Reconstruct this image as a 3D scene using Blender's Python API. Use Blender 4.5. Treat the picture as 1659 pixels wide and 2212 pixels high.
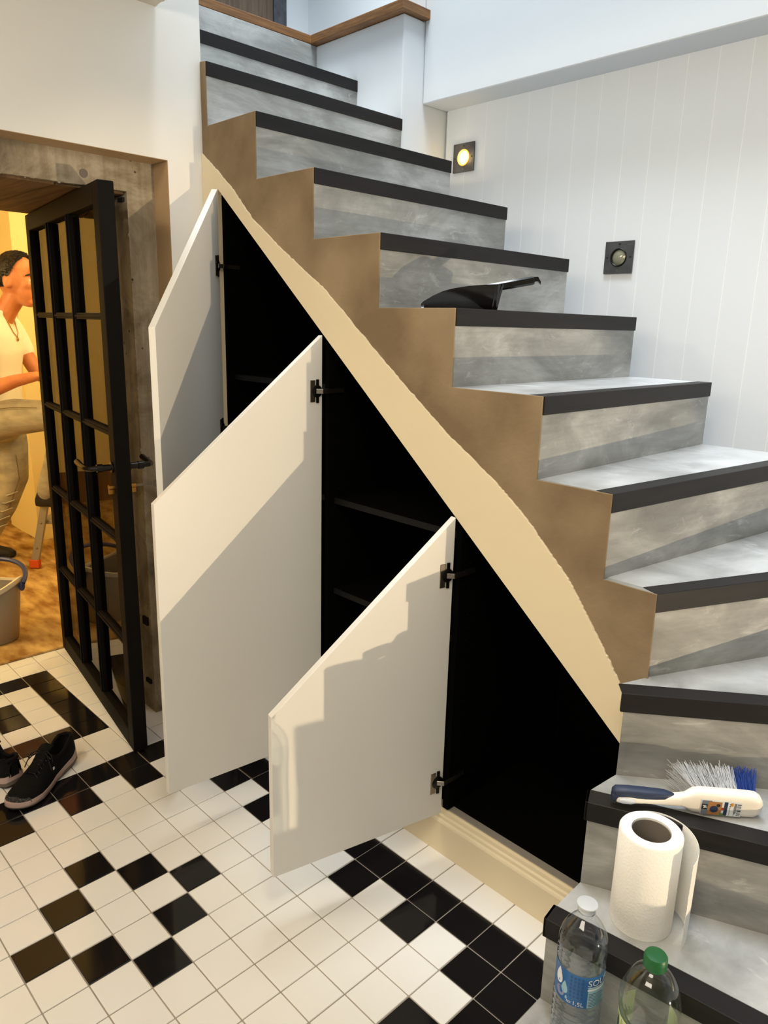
import bpy, bmesh, math, random
from mathutils import Vector, Matrix
random.seed(7)
for o in list(bpy.data.objects): bpy.data.objects.remove(o)
S = bpy.context.scene
COL = S.collection
PI = math.pi
sin, cos = math.sin, math.cos

# ------------------------------------------------------------------ camera, light, exposure
cd = bpy.data.cameras.new('camera'); cam = bpy.data.objects.new('camera', cd); COL.objects.link(cam)
cd.sensor_fit = 'HORIZONTAL'; cd.sensor_width = 36.0
cd.lens = 36.0 * 1592.27 / 1659.0
cd.clip_start = 0.02
YAW, PITCH, ROLL = 2.36460440, 0.248892374, -0.0255327
fw = Vector((cos(YAW) * cos(PITCH), sin(YAW) * cos(PITCH), -sin(PITCH)))
rt = fw.cross(Vector((0, 0, 1))).normalized(); dn = fw.cross(rt)
r2 = rt * cos(ROLL) + dn * sin(ROLL); d2 = -rt * sin(ROLL) + dn * cos(ROLL)
mw = Matrix(((r2.x, -d2.x, -fw.x, 0.77734), (r2.y, -d2.y, -fw.y, -1.27792), (r2.z, -d2.z, -fw.z, 1.43100), (0, 0, 0, 1)))
cam.matrix_world = mw
S.camera = cam
S.view_settings.view_transform = 'Standard'; S.view_settings.look = 'None'
S.view_settings.gamma = 1.0; S.view_settings.use_curve_mapping = False
S.view_settings.exposure = 0.1
W = bpy.data.worlds.new('daylight'); S.world = W; W.use_nodes = True
W.node_tree.nodes['Background'].inputs[0].default_value = (0.72, 0.86, 1.0, 1)
W.node_tree.nodes['Background'].inputs[1].default_value = 0.55

def light(kind, name, loc, energy, color, target=None, size=None, size_y=None, spot=None, blend=0.3):
    l = bpy.data.lights.new(name, kind); o = bpy.data.objects.new(name, l); COL.objects.link(o)
    o.location = loc; l.energy = energy; l.color = color
    if kind == 'AREA':
        l.shape = 'RECTANGLE' if size_y else 'DISK'; l.size = size
        if size_y: l.size_y = size_y
    elif size: l.shadow_soft_size = size
    if kind == 'SPOT': l.spot_size = spot; l.spot_blend = blend
    if target is not None:
        o.rotation_euler = (Vector(target) - Vector(loc)).to_track_quat('-Z', 'Y').to_euler()
    return o
S.cycles.transparent_max_bounces = 40
light('AREA', 'skylight', (-0.6, -0.05, 7.2), 610, (0.86, 0.94, 1.0), (-0.4, 0.5, 0), 3.2, 2.0)
light('AREA', 'hall_warm_light', (-1.15, -1.6, 2.26), 10, (1.0, 0.84, 0.60), (-1.0, -1.0, 0.0), 0.35)
light('AREA', 'hall_warm_light', (0.4, -2.4, 2.24), 33, (1.0, 0.90, 0.74), (0.0, 0.1, 0.6), 1.5, 0.8)  # soft fill added behind the viewer, not a fixture of the hall
light('AREA', 'hall_warm_light', (0.55, -0.90, 2.27), 14, (1.0, 0.85, 0.64), (0.4, -0.1, 0.3), 0.5)  # fill added near the stair foot to brighten the roll and lower steps
light('SPOT', 'floor_uplighter', (4.6, 0.40, 0.03), 450, (1.0, 0.78, 0.50), (0.0, 0.18, 0.74), 0.018, None, math.radians(21), 0.35)
light('POINT', 'study_lamp', (-3.0, -1.8, 1.9), 54, (1.0, 0.84, 0.52), None, 0.09)
light('POINT', 'study_lamp', (-2.95, 0.75, 2.1), 26, (1.0, 0.84, 0.52), None, 0.09)

# ------------------------------------------------------------------ helpers
def lin(r, g, b):
    f = lambda c: (c / 255 / 12.92) if c / 255 <= 0.04045 else ((c / 255 + 0.055) / 1.055) ** 2.4
    return (f(r), f(g), f(b), 1)

def mat(name, rgb, rough=0.5, metal=0.0, rgb2=None, scale=6.0, stretch=(1, 1, 1), detail=4, lo=0.35, hi=0.65,
        bump=0.0, bscale=40.0, spec=0.5, coat=0.0, emit=None, estr=0.0):
    m = bpy.data.materials.new(name); m.use_nodes = True
    nt = m.node_tree; b = nt.nodes['Principled BSDF']
    b.inputs['Base Color'].default_value = lin(*rgb)
    b.inputs['Roughness'].default_value = rough; b.inputs['Metallic'].default_value = metal
    b.inputs['Specular IOR Level'].default_value = spec
    b.inputs['Coat Weight'].default_value = coat
    if emit:
        b.inputs['Emission Color'].default_value = lin(*emit); b.inputs['Emission Strength'].default_value = estr
    if rgb2 or bump:
        g = nt.nodes.new('ShaderNodeNewGeometry')
        mp = nt.nodes.new('ShaderNodeMapping'); mp.inputs['Scale'].default_value = stretch
        nt.links.new(g.outputs['Position'], mp.inputs['Vector'])
    if rgb2:
        n = nt.nodes.new('ShaderNodeTexNoise'); n.inputs['Scale'].default_value = scale; n.inputs['Detail'].default_value = detail
        nt.links.new(mp.outputs[0], n.inputs['Vector'])
        r = nt.nodes.new('ShaderNodeValToRGB')
        r.color_ramp.elements[0].position = lo; r.color_ramp.elements[1].position = hi
        r.color_ramp.elements[0].color = lin(*rgb); r.color_ramp.elements[1].color = lin(*rgb2)
        nt.links.new(n.outputs['Fac'], r.inputs[0]); nt.links.new(r.outputs[0], b.inputs['Base Color'])
    if bump:
        n2 = nt.nodes.new('ShaderNodeTexNoise'); n2.inputs['Scale'].default_value = bscale; n2.inputs['Detail'].default_value = 5
        nt.links.new(mp.outputs[0], n2.inputs['Vector'])
        bp = nt.nodes.new('ShaderNodeBump'); bp.inputs['Strength'].default_value = bump; bp.inputs['Distance'].default_value = 0.004
        nt.links.new(n2.outputs['Fac'], bp.inputs['Height']); nt.links.new(bp.outputs[0], b.inputs['Normal'])
    return m

def ramp(nt, fac, stops):
    r = nt.nodes.new('ShaderNodeValToRGB')
    while len(r.color_ramp.elements) < len(stops): r.color_ramp.elements.new(0.5)
    for e, (p, c) in zip(r.color_ramp.elements, stops): e.position = p; e.color = c
    nt.links.new(fac, r.inputs[0]); return r

def mix(nt, mode, fac, a, b):
    m = nt.nodes.new('ShaderNodeMix'); m.data_type = 'RGBA'; m.blend_type = mode
    for sock, val in ((m.inputs[0], fac), (m.inputs[6], a), (m.inputs[7], b)):
        if isinstance(val, bpy.types.NodeSocket): nt.links.new(val, sock)
        else: sock.default_value = val
    return m.outputs[2]

def noise(nt, vec, scale, detail=5, rough=0.55, dist=0.0):
    n = nt.nodes.new('ShaderNodeTexNoise'); n.inputs['Scale'].default_value = scale; n.inputs['Detail'].default_value = detail
    n.inputs['Roughness'].default_value = rough; n.inputs['Distortion'].default_value = dist
    nt.links.new(vec, n.inputs['Vector']); return n.outputs['Fac']

def mapped(nt, scale=(1, 1, 1), rot=(0, 0, 0)):
    g = nt.nodes.new('ShaderNodeNewGeometry'); mp = nt.nodes.new('ShaderNodeMapping')
    mp.inputs['Scale'].default_value = scale; mp.inputs['Rotation'].default_value = rot
    nt.links.new(g.outputs['Position'], mp.inputs['Vector']); return mp.outputs[0]

def gray(v): return (v, v, v, 1)

def trowelled(name, c0, c1, c2, rough=0.42):
    """hand-trowelled cement: broad clouds, streaks along the step, pale scuffs"""
    m = bpy.data.materials.new(name); m.use_nodes = True; nt = m.node_tree; b = nt.nodes['Principled BSDF']
    a = noise(nt, mapped(nt, (2.2, 2.2, 5)), 1.6, 6, 0.6, 0.6)
    base = ramp(nt, a, [(0.32, lin(*c0)), (0.5, lin(*c1)), (0.68, lin(*c2))]).outputs[0]
    s = noise(nt, mapped(nt, (3, 2.2, 26), (0.12, 0, 0)), 2.0, 6, 0.65, 0.3)
    col = mix(nt, 'MULTIPLY', 0.55, base, ramp(nt, s, [(0.3, gray(0.62)), (0.6, gray(1.0))]).outputs[0])
    w = noise(nt, mapped(nt, (1.5, 3, 9)), 3.1, 8, 0.7, 1.2)
    fac = ramp(nt, w, [(0.58, gray(0)), (0.78, gray(0.55))]).outputs[0]
    col = mix(nt, 'MIX', fac, col, lin(*[min(255, c + 38) for c in c2]))
    nt.links.new(col, b.inputs['Base Color'])
    b.inputs['Roughness'].default_value = rough; b.inputs['Specular IOR Level'].default_value = 0.5
    b.inputs['Coat Weight'].default_value = 0.35; b.inputs['Coat Roughness'].default_value = 0.28
    bp = nt.nodes.new('ShaderNodeBump'); bp.inputs['Strength'].default_value = 0.12; bp.inputs['Distance'].default_value = 0.003
    nt.links.new(noise(nt, mapped(nt), 60, 6), bp.inputs['Height']); nt.links.new(bp.outputs[0], b.inputs['Normal'])
    return m

M = {}
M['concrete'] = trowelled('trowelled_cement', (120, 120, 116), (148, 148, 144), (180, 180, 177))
M['tread'] = trowelled('skylit_cement', (140, 141, 140), (178, 179, 178), (206, 207, 207), 0.38)  # paler copy of the step cement, skylight put into the tread colour
M['stringer'] = mat('brown_cement_render', (124, 106, 82), 0.8, 0, (152, 133, 107), 4.5, (1, 1, 1), 9, 0.36, 0.64, bump=0.25, bscale=70, spec=0.2)
M['nosing'] = mat('black_nosing', (23, 21, 21), 0.5, 0, (31, 28, 27), 5, (1, 1, 12), bump=0.05, spec=0.25)
M['cream'] = mat('cream_paint', (229, 214, 182), 0.45)
M['sill'] = mat('shaded_sill', (150, 145, 138), 0.6)  # shade on the cream sill top put into the colour as grey
M['doorwhite'] = mat('white_lacquer', (226, 224, 218), 0.38)
M['wall'] = mat('white_wall_paint', (238, 237, 233), 0.75, bump=0.04, bscale=90)
M['coolwall'] = mat('white_ceiling_paint', (213, 216, 218), 0.8)
M['plank'] = mat('white_plank_paint', (236, 239, 242), 0.5, bump=0.03, bscale=60)
M['ceil'] = mat('ceiling_plaster', (222, 212, 196), 0.85)
M['tilew'] = mat('white_glazed_tile', (238, 236, 231), 0.16, 0, (243, 241, 237), 2.5, coat=0.2)
M['tileb'] = mat('black_glazed_tile', (22, 20, 21), 0.09, 0, (27, 25, 25), 2.5, spec=0.35)
M['grout'] = mat('grey_grout', (150, 141, 128), 0.9, 0, (168, 158, 144), 9)
M['black'] = mat('matt_black_board', (4, 4, 4), 0.85, spec=0.05)
M['blackedge'] = mat('black_board_edge', (14, 13, 12), 0.6, spec=0.2)
M['steel'] = mat('black_steel', (13, 10, 8), 0.65, 0.0, spec=0.12)
M['blackplastic'] = mat('black_plastic', (12, 11, 11), 0.22)
M['nickel'] = mat('nickel_plate', (150, 142, 132), 0.32, 1.0)
M['darkmetal'] = mat('dark_hinge_metal', (22, 20, 19), 0.35, 0.6)
M['brass'] = mat('brass', (196, 150, 78), 0.28, 1.0)
M['wood'] = mat('oak_trim', (138, 96, 52), 0.5, 0, (98, 63, 30), 5, (3, 1.2, 30), 6, 0.3, 0.7)
M['soffitwood'] = mat('board_marked_soffit', (120, 92, 62), 0.75, 0, (78, 56, 34), 4, (1.2, 14, 6), 6, 0.3, 0.7)
M['browndoor'] = mat('brown_wood_panel', (104, 86, 68), 0.55, 0, (84, 67, 51), 5, (14, 14, 1.0), 5)
M['paper'] = mat('white_paper', (250, 248, 242), 0.9, bump=0.25, bscale=220)
M['card'] = mat('grey_card', (120, 112, 104), 0.85)
M['whiteplastic'] = mat('white_plastic', (238, 232, 220), 0.35)
M['blueplastic'] = mat('navy_rubber', (34, 46, 72), 0.5)
M['lightgrey'] = mat('light_grey_bristle', (205, 206, 208), 0.5)
M['bluebristle'] = mat('blue_bristle', (44, 70, 142), 0.45)
M['carpet'] = mat('tan_carpet', (210, 176, 116), 0.95, 0, (146, 106, 56), 6, (1, 2.5, 1), 9, 0.36, 0.66, bump=1.0, bscale=120, spec=0.1)
M['study'] = mat('study_wall_paint', (236, 216, 156), 0.8)
M['studywood'] = mat('study_wood_panel', (126, 88, 50), 0.6, 0, (102, 70, 38), 4, (6, 6, 0.8), 5)
M['bucket'] = mat('grey_bucket_plastic', (158, 148, 134), 0.4)
M['bucketrim'] = mat('pale_rim_plastic', (226, 214, 190), 0.35)
M['handleblue'] = mat('blue_handle_plastic', (44, 54, 104), 0.4)
M['alu'] = mat('aluminium', (150, 146, 140), 0.4, 0.3)
M['orange'] = mat('orange_rubber', (200, 78, 24), 0.6)
M['skin'] = mat('skin', (208, 136, 90), 0.5, 0, (194, 116, 72), 14)
M['hair'] = mat('dark_hair', (26, 18, 14), 0.55)
M['shirt'] = mat('white_tshirt', (244, 240, 226), 0.85, bump=0.3, bscale=26)
M['jeans'] = mat('pale_jeans', (178, 170, 150), 0.85, 0, (146, 140, 126), 9, (1, 1, 2), 6, bump=0.5, bscale=45)
M['stitch'] = mat('jeans_stitching', (116, 96, 66), 0.8)
M['eye'] = mat('eye_white', (225, 215, 200), 0.3)
M['lip'] = mat('lip', (160, 84, 64), 0.5)
M['shoefabric'] = mat('black_shoe_mesh', (10, 10, 11), 0.85, bump=0.8, bscale=420, spec=0.2)
M['shoegrey'] = mat('speckled_shoe_mesh', (20, 20, 21), 0.85, 0, (74, 72, 72), 260, (1, 1, 1), 2, 0.48, 0.62)
M['midsole'] = mat('pale_pink_midsole', (186, 160, 152), 0.6)
M['outsole'] = mat('dark_outsole', (30, 27, 26), 0.7)
M['heelgrey'] = mat('grey_heel_rubber', (96, 88, 80), 0.6)
M['lamp_plate'] = mat('weathered_steel_plate', (112, 108, 106), 0.42, 0.75, (88, 84, 84), 22, bump=0.1)
M['lamp_plate2'] = mat('dark_steel_plate', (92, 94, 97), 0.45, 0.6, (76, 78, 80), 22)
M['lamp_on'] = mat('lit_lens', (255, 200, 90), 0.3, emit=(255, 226, 130), estr=3.0)
M['lamp_ring'] = mat('lit_lens_rim', (255, 190, 80), 0.3, emit=(255, 190, 70), estr=0.9)
M['lamp_off'] = mat('dull_lens', (150, 150, 128), 0.15, 0.2)
M['hole'] = mat('dark_hole', (10, 9, 9), 0.8)
M['lblue'] = mat('blue_label', (40, 104, 168), 0.4, 0, (30, 88, 150), 30)
M['lblue2'] = mat('blue_label_pattern', (26, 78, 136), 0.4)
M['lwhite'] = mat('white_print', (226, 232, 236), 0.5)
M['lpale'] = mat('pale_blue_print', (150, 192, 212), 0.5)
M['llilac'] = mat('lilac_print', (132, 138, 176), 0.5)
M['lgreen'] = mat('pale_green_label', (196, 214, 150), 0.45, 0, (222, 228, 190), 16)
M['ldark'] = mat('dark_print', (32, 40, 38), 0.5)
M['lnavy'] = mat('navy_print', (38, 52, 84), 0.5)
M['lslate'] = mat('slate_print', (112, 118, 134), 0.5)
M['ltan'] = mat('tan_print', (168, 118, 72), 0.5)
M['lred'] = mat('red_print', (170, 52, 40), 0.5)
M['lorange'] = mat('orange_print', (214, 146, 50), 0.5)
M['lleaf'] = mat('leaf_print', (92, 128, 70), 0.5)
M['capw'] = mat('translucent_white_cap', (206, 212, 220), 0.35)
M['capg'] = mat('green_cap', (22, 96, 48), 0.4)

def glassy(name, tint, base, edge, power=3.0, rough=0.02):
    """thin clear sheet: see-through face on, mirror-like at grazing angles (both sides alike)"""
    m = bpy.data.materials.new(name); m.use_nodes = True; nt = m.node_tree
    out = nt.nodes['Material Output']; nt.nodes.remove(nt.nodes['Principled BSDF'])
    t = nt.nodes.new('ShaderNodeBsdfTransparent'); t.inputs[0].default_value = tint
    g = nt.nodes.new('ShaderNodeBsdfGlossy'); g.inputs['Roughness'].default_value = rough
    f = nt.nodes.new('ShaderNodeLayerWeight'); f.inputs['Blend'].default_value = 0.5
    p = nt.nodes.new('ShaderNodeMath'); p.operation = 'POWER'; p.inputs[1].default_value = power
    a = nt.nodes.new('ShaderNodeMath'); a.operation = 'MULTIPLY_ADD'; a.inputs[1].default_value = edge; a.inputs[2].default_value = base; a.use_clamp = True
    mx = nt.nodes.new('ShaderNodeMixShader')
    nt.links.new(f.outputs['Facing'], p.inputs[0]); nt.links.new(p.outputs[0], a.inputs[0]); nt.links.new(a.outputs[0], mx.inputs[0])
    nt.links.new(t.outputs[0], mx.inputs[1]); nt.links.new(g.outputs[0], mx.inputs[2])
    nt.links.new(mx.outputs[0], out.inputs[0]); return m
M['pane'] = glassy('tinted_glass', (0.46, 0.42, 0.34, 1), 0.05, 0.4, 3.0, 0.01)
M['pet'] = glassy('clear_pet', (0.95, 0.965, 0.98, 1), 0.09, 0.55, 3.0, 0.05)
M['petg'] = glassy('clear_pet_green', (0.95, 0.97, 0.95, 1), 0.09, 0.55, 3.0, 0.05)
M['water'] = glassy('water', (0.90, 0.94, 0.97, 1), 0.03, 0.35, 4.0, 0.03)

def concrete_surround():
    m = bpy.data.materials.new('raw_board_marked_concrete'); m.use_nodes = True; nt = m.node_tree; b = nt.nodes['Principled BSDF']
    a = noise(nt, mapped(nt, (3, 3, 3)), 1.7, 8, 0.68, 0.8)
    base = ramp(nt, a, [(0.3, lin(126, 114, 94)), (0.46, lin(166, 154, 132)), (0.6, lin(190, 180, 160)), (0.72, lin(150, 132, 102))]).outputs[0]
    g = noise(nt, mapped(nt, (30, 30, 1.6)), 1.3, 5, 0.6, 0.2)
    col = mix(nt, 'MULTIPLY', 0.3, base, ramp(nt, g, [(0.35, lin(150, 112, 70)), (0.6, gray(1.0))]).outputs[0])
    v = nt.nodes.new('ShaderNodeTexVoronoi'); v.inputs['Scale'].default_value = 26
    nt.links.new(mapped(nt), v.inputs['Vector'])
    n3 = noise(nt, mapped(nt), 7, 2)
    hol = ramp(nt, v.outputs['Distance'], [(0.07, gray(0.0)), (0.13, gray(1))]).outputs[0]
    gate = ramp(nt, n3, [(0.5, gray(1)), (0.6, gray(0))]).outputs[0]
    holes = mix(nt, 'LIGHTEN', 1.0, hol, gate)
    col = mix(nt, 'MULTIPLY', 0.85, col, holes)
    nt.links.new(col, b.inputs['Base Color']); b.inputs['Roughness'].default_value = 0.85
    h = mix(nt, 'ADD', 0.35, noise(nt, mapped(nt), 34, 7, 0.7), holes)
    bp = nt.nodes.new('ShaderNodeBump'); bp.inputs['Strength'].default_value = 0.55; bp.inputs['Distance'].default_value = 0.006
    nt.links.new(h, bp.inputs['Height']); nt.links.new(bp.outputs[0], b.inputs['Normal'])
    return m
M['rawconcrete'] = concrete_surround()

def woff(o):
    v = Vector((0, 0, 0))
    while o is not None: v += o.location; o = o.parent
    return v

class MB:
    def __init__(s): s.v = []; s.f = []
    def add(s, vs, fs, mtx=None):
        n = len(s.v)
        for p in vs:
            p = Vector(p); s.v.append(mtx @ p if mtx else p)
        s.f += [[i + n for i in f] for f in fs]; return s
    def box(s, x0, x1, y0, y1, z0, z1, mtx=None):
        return s.add([(x0, y0, z0), (x1, y0, z0), (x1, y1, z0), (x0, y1, z0), (x0, y0, z1), (x1, y0, z1), (x1, y1, z1), (x0, y1, z1)],
                     [(0, 3, 2, 1), (4, 5, 6, 7), (0, 1, 5, 4), (1, 2, 6, 5), (2, 3, 7, 6), (3, 0, 4, 7)], mtx)
    def prism(s, poly, a, b, axis='z', mtx=None):
        n = len(poly)
        def P(p, h):
            return (p[0], p[1], h) if axis == 'z' else ((p[0], h, p[1]) if axis == 'y' else (h, p[0], p[1]))
        vs = [P(p, a) for p in poly] + [P(p, b) for p in poly]
        fs = [list(range(n))[::-1], list(range(n, 2 * n))] + [(i, (i + 1) % n, n + (i + 1) % n, n + i) for i in range(n)]
        return s.add(vs, fs, mtx)
    def loft(s, rings, cap=True, closed=True, mtx=None):
        k = len(rings[0]); vs = [p for r in rings for p in r]; fs = []
        for i in range(len(rings) - 1):
            for j in range(k if closed else k - 1):
                j2 = (j + 1) % k; fs.append((i * k + j, i * k + j2, (i + 1) * k + j2, (i + 1) * k + j))
        if cap and closed: fs.append(list(range(k))[::-1]); fs.append([(len(rings) - 1) * k + j for j in range(k)])
        return s.add(vs, fs, mtx)
    def lathe(s, prof, n=32, mtx=None, cap=True, sq=None):
        rings = []
        for r, z in prof:
            rings.append([(r * cos(2 * PI * j / n), r * sin(2 * PI * j / n), z) for j in range(n)])
        return s.loft(rings, cap, True, mtx)
    def tube(s, path, r, n=8, cap=True, mtx=None):
        path = [Vector(p) for p in path]; rings = []
        up = Vector((0, 0, 1)); prev = None
        for i, p in enumerate(path):
            t = (path[min(i + 1, len(path) - 1)] - path[max(i - 1, 0)]).normalized()
            if prev is None:
                a = t.cross(up);
                if a.length < 1e-3: a = t.cross(Vector((1, 0, 0)))
                a.normalize()
            else:
                a = (prev - t * prev.dot(t)).normalized()
            prev = a; b = t.cross(a)
            rr = r[i] if isinstance(r, (list, tuple)) else r
            rings.append([p + (a * cos(2 * PI * j / n) + b * sin(2 * PI * j / n)) * rr for j in range(n)])
        return s.loft(rings, cap, True, mtx)
    def ball(s, c, r, n=16, m=10, mtx=None):
        if not isinstance(r, (list, tuple)): r = (r, r, r)
        vs = [(c[0], c[1], c[2] - r[2])]
        for i in range(1, m):
            th = -PI / 2 + PI * i / m
            for j in range(n): vs.append((c[0] + r[0] * cos(th) * cos(2 * PI * j / n), c[1] + r[1] * cos(th) * sin(2 * PI * j / n), c[2] + r[2] * sin(th)))
        vs.append((c[0], c[1], c[2] + r[2])); fs = []
        for j in range(n): fs.append((0, 1 + (j + 1) % n, 1 + j))
        for i in range(m - 2):
            for j in range(n): fs.append((1 + i * n + j, 1 + i * n + (j + 1) % n, 1 + (i + 1) * n + (j + 1) % n, 1 + (i + 1) * n + j))
        L = len(vs) - 1
        for j in range(n): fs.append((L, 1 + (m - 2) * n + j, 1 + (m - 2) * n + (j + 1) % n))
        return s.add(vs, fs, mtx)
    def build(s, name, m, parent=None, smooth=False, bevel=0.0, seg=2, angle=35):
        me = bpy.data.meshes.new(name)
        off = woff(parent) if parent else Vector((0, 0, 0))
        bm = bmesh.new()
        vs = [bm.verts.new(p - off) for p in s.v]
        for f in s.f:
            try: bm.faces.new([vs[i] for i in f])
            except ValueError: pass
        bmesh.ops.recalc_face_normals(bm, faces=bm.faces)
        if bevel:
            es = [e for e in bm.edges if len(e.link_faces) == 2 and e.calc_face_angle(0) > 0.6]
            bmesh.ops.bevel(bm, geom=es, offset=bevel, segments=seg, affect='EDGES', profile=0.5, clamp_overlap=True)
        bm.to_mesh(me); bm.free()
        if smooth:
            for p in me.polygons: p.use_smooth = True
            me.set_sharp_from_angle(angle=math.radians(angle))
        me.materials.append(m)
        o = bpy.data.objects.new(name, me); COL.objects.link(o)
        if parent: o.parent = parent
        return o

def tag(o, label=None, cat=None, group=None, kind=None):
    if label: o['label'] = label
    if cat: o['category'] = cat
    if group: o['group'] = group
    if kind: o['kind'] = kind
    return o
def thing(name, label, cat, loc=(0, 0, 0), group=None):
    o = bpy.data.objects.new(name, None); o.empty_display_size = 0.05; COL.objects.link(o); o.location = loc
    return tag(o, label, cat, group)
def struct(name, mb, m, label=None, **k):
    o = mb.build(name, m, None, **k); return tag(o, label, None, None, 'structure')
def remesh(mb, name, m, parent, voxel, smooth=2):
    """fuse overlapping limbs into one continuous surface"""
    o = mb.build(name, m, parent, smooth=True)
    r = o.modifiers.new('fuse', 'REMESH'); r.mode = 'VOXEL'; r.voxel_size = voxel; r.use_smooth_shade = True
    if smooth:
        sm = o.modifiers.new('soften', 'SMOOTH'); sm.factor = 0.5; sm.iterations = smooth
    dg = bpy.context.evaluated_depsgraph_get()
    me = bpy.data.meshes.new_from_object(o.evaluated_get(dg)); o.modifiers.clear(); o.data = me
    if not me.materials: me.materials.append(m)
    return o
def text_geo(body, size):
    c = bpy.data.curves.new('lettering', 'FONT'); c.body = body; c.size = size; c.extrude = 0.0; c.resolution_u = 3
    o = bpy.data.objects.new('lettering', c); COL.objects.link(o)
    dg = bpy.context.evaluated_depsgraph_get(); dg.update()
    me = bpy.data.meshes.new_from_object(o.evaluated_get(dg))
    vs = [v.co.copy() for v in me.vertices]; fs = [list(p.vertices) for p in me.polygons]
    bpy.data.objects.remove(o); bpy.data.curves.remove(c); bpy.data.meshes.remove(me)
    return vs, fs

# ------------------------------------------------------------------ floor of 10 cm tiles
g = 0.1
struct_floor = MB().box(-2.42, 1.3, -3.2, 0.2, -0.05, -0.0025)
floor = struct('floor', struct_floor, M['grout'], 'grey grouted floor under black and white square tiles')
black = set([(-8, -5), (-9, -6), (-10, -7), (-9, -8), (-8, -9), (-7, -8), (-6, -7), (-7, -6)])
for i in range(-14, 1): black.add((i, -1))
for i in range(-13, 0, 2): black.add((i, -2))
for j in range(-16, -1): black.add((0, j)); black.add((-14, j))
for j in range(-16, -1, 2): black.add((-1, j)); black.add((-13, j))
for i in range(-22, -16): black.add((i, -4))
for j in range(-13, -3): black.add((-17, j)); black.add((-22, j))
black |= {(-20, -6), (-19, -6), (-20, -10), (-19, -10)}
iw = mw.inverted()
def px(p):
    q = iw @ Vector(p)
    if q.z > -0.05: return None
    return (829.5 + 1592.27 * q.x / -q.z, 1106 - 1592.27 * q.y / -q.z)
proto = {}
for k, m in (('w', M['tilew']), ('b', M['tileb'])):
    mb = MB().box(-0.0486, 0.0486, -0.0486, 0.0486, -0.006, 0.0)
    o = mb.build('tile', m, floor, bevel=0.0012, seg=1); proto[k] = o.data; bpy.data.objects.remove(o)
near = []; far = []
for i in range(-24, 6):
    for j in range(-22, 1):
        c = ((i + 0.5) * g, (j + 0.5) * g)
        if j == 0 and not (-1.5 < c[0] < 0.2): continue
        if c[0] < -1.5 and c[1] > -0.15: continue
        vis = False
        for dx in (-0.05, 0.05):
            for dy in (-0.05, 0.05):
                q = px((c[0] + dx, c[1] + dy, 0))
                if q and -20 < q[0] < 1679 and -20 < q[1] < 2232: vis = True
        if c[0] > 0.25: vis = False
        (near if vis else far).append((i, j, c))
near.sort(key=lambda t: (t[2][0] - 0.777) ** 2 + (t[2][1] + 1.278) ** 2)
far += near[300:]; near = near[:300]
for i, j, c in near:
    k = 'b' if (i, j) in black else 'w'
    o = bpy.data.objects.new('tile', proto[k]); COL.objects.link(o); o.parent = floor
    o.location = (c[0], c[1], random.uniform(-0.0004, 0.0003)); o.rotation_euler = (random.uniform(-.002, .002), random.uniform(-.002, .002), 0)
for key in 'wb':
    mb = MB()
    for i, j, c in far:
        if (((i, j) in black) == (key == 'b')): mb.box(c[0] - .0486, c[0] + .0486, c[1] - .0486, c[1] + .0486, -0.006, 0)
    if mb.v:
        o = mb.build('outer_tiles', M['tilew' if key == 'w' else 'tileb'], floor); o['kind'] = 'stuff'

# ------------------------------------------------------------------ walls, ceiling
XW = -1.488
w = MB()
w.box(-1.583, XW, -0.033, 0.095, 0, 2.9)
w.box(-1.583, XW, -1.36, -0.033, 1.910, 2.9)
w.box(-1.583, XW, -3.2, -1.36, 0, 2.9)
w.box(-1.98, -1.583, 0.002, 0.095, 0, 2.9)
wall_left = struct('wall_left', w, M['wall'], 'white left wall with a door opening, ending at the stair')
M['reveal'] = mat('tan_reveal_paint', (188, 160, 124), 0.8)
MB().box(-1.582, XW - .0005, -0.0345, -0.0328, 0, 1.9095).build('reveal', M['reveal'], wall_left)
MB().box(-1.582, XW - .0005, -1.36, -0.0345, 1.9085, 1.9102).build('reveal', M['reveal'], wall_left)
cs = MB()
cs.box(-2.36, -1.583, -0.128, 0.0, 0, 1.955)
cs.box(-2.36, -1.583, -1.45, -0.128, 1.817, 1.955)
cs.box(-2.36, -1.583, -1.45, -1.20, 0, 1.817)
surround = struct('trim_1', cs, M['rawconcrete'], 'raw concrete surround of the doorway with stained, pitted faces')
for k in range(5):
    y0 = -1.2 + k * 0.2144
    MB().box(-2.345, -1.60, y0 + 0.002, y0 + 0.2124, 1.809, 1.8175).build('soffit_board', M['soffitwood'], surround, bevel=0.001, seg=1)
for z, y, dz in ((1.795, -0.1335, 0.012), (0.36, -0.1335, 0.03), (0.12, -0.1335, 0.016)):
    MB().box(-1.635, -1.60, y - 0.002, y + 0.006, z - dz / 2, z + dz / 2).build('strike_slot', M['hole'], surround)
# pieces chipped off the concrete edge
mb = MB()
for k in range(70):
    z = random.uniform(0.15, 1.78); mb.ball((-1.583 + random.uniform(-.002, .001), -0.128 + random.uniform(-.002, .005), z), (random.uniform(.001, .0035), random.uniform(.001, .0035), random.uniform(.002, .007)), 6, 4)
for k in range(60):
    y = random.uniform(-1.0, -0.13); mb.ball((-1.583 + random.uniform(-.002, .001), y, 1.817 + random.uniform(-.002, .004)), (random.uniform(.001, .0035), random.uniform(.002, .009), random.uniform(.001, .004)), 6, 4)
o = mb.build('chipped_edge', M['rawconcrete'], surround, smooth=True); o['kind'] = 'stuff'
MB().lathe([(0.0, 0), (0.0125, 0), (0.0125, 0.003), (0.0, 0.0035)], 20, Matrix.Translation((-1.583, -0.262, 1.85)) @ Matrix.Rotation(PI / 2, 4, 'Y')).build('plug', M['card'], surround)

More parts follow.
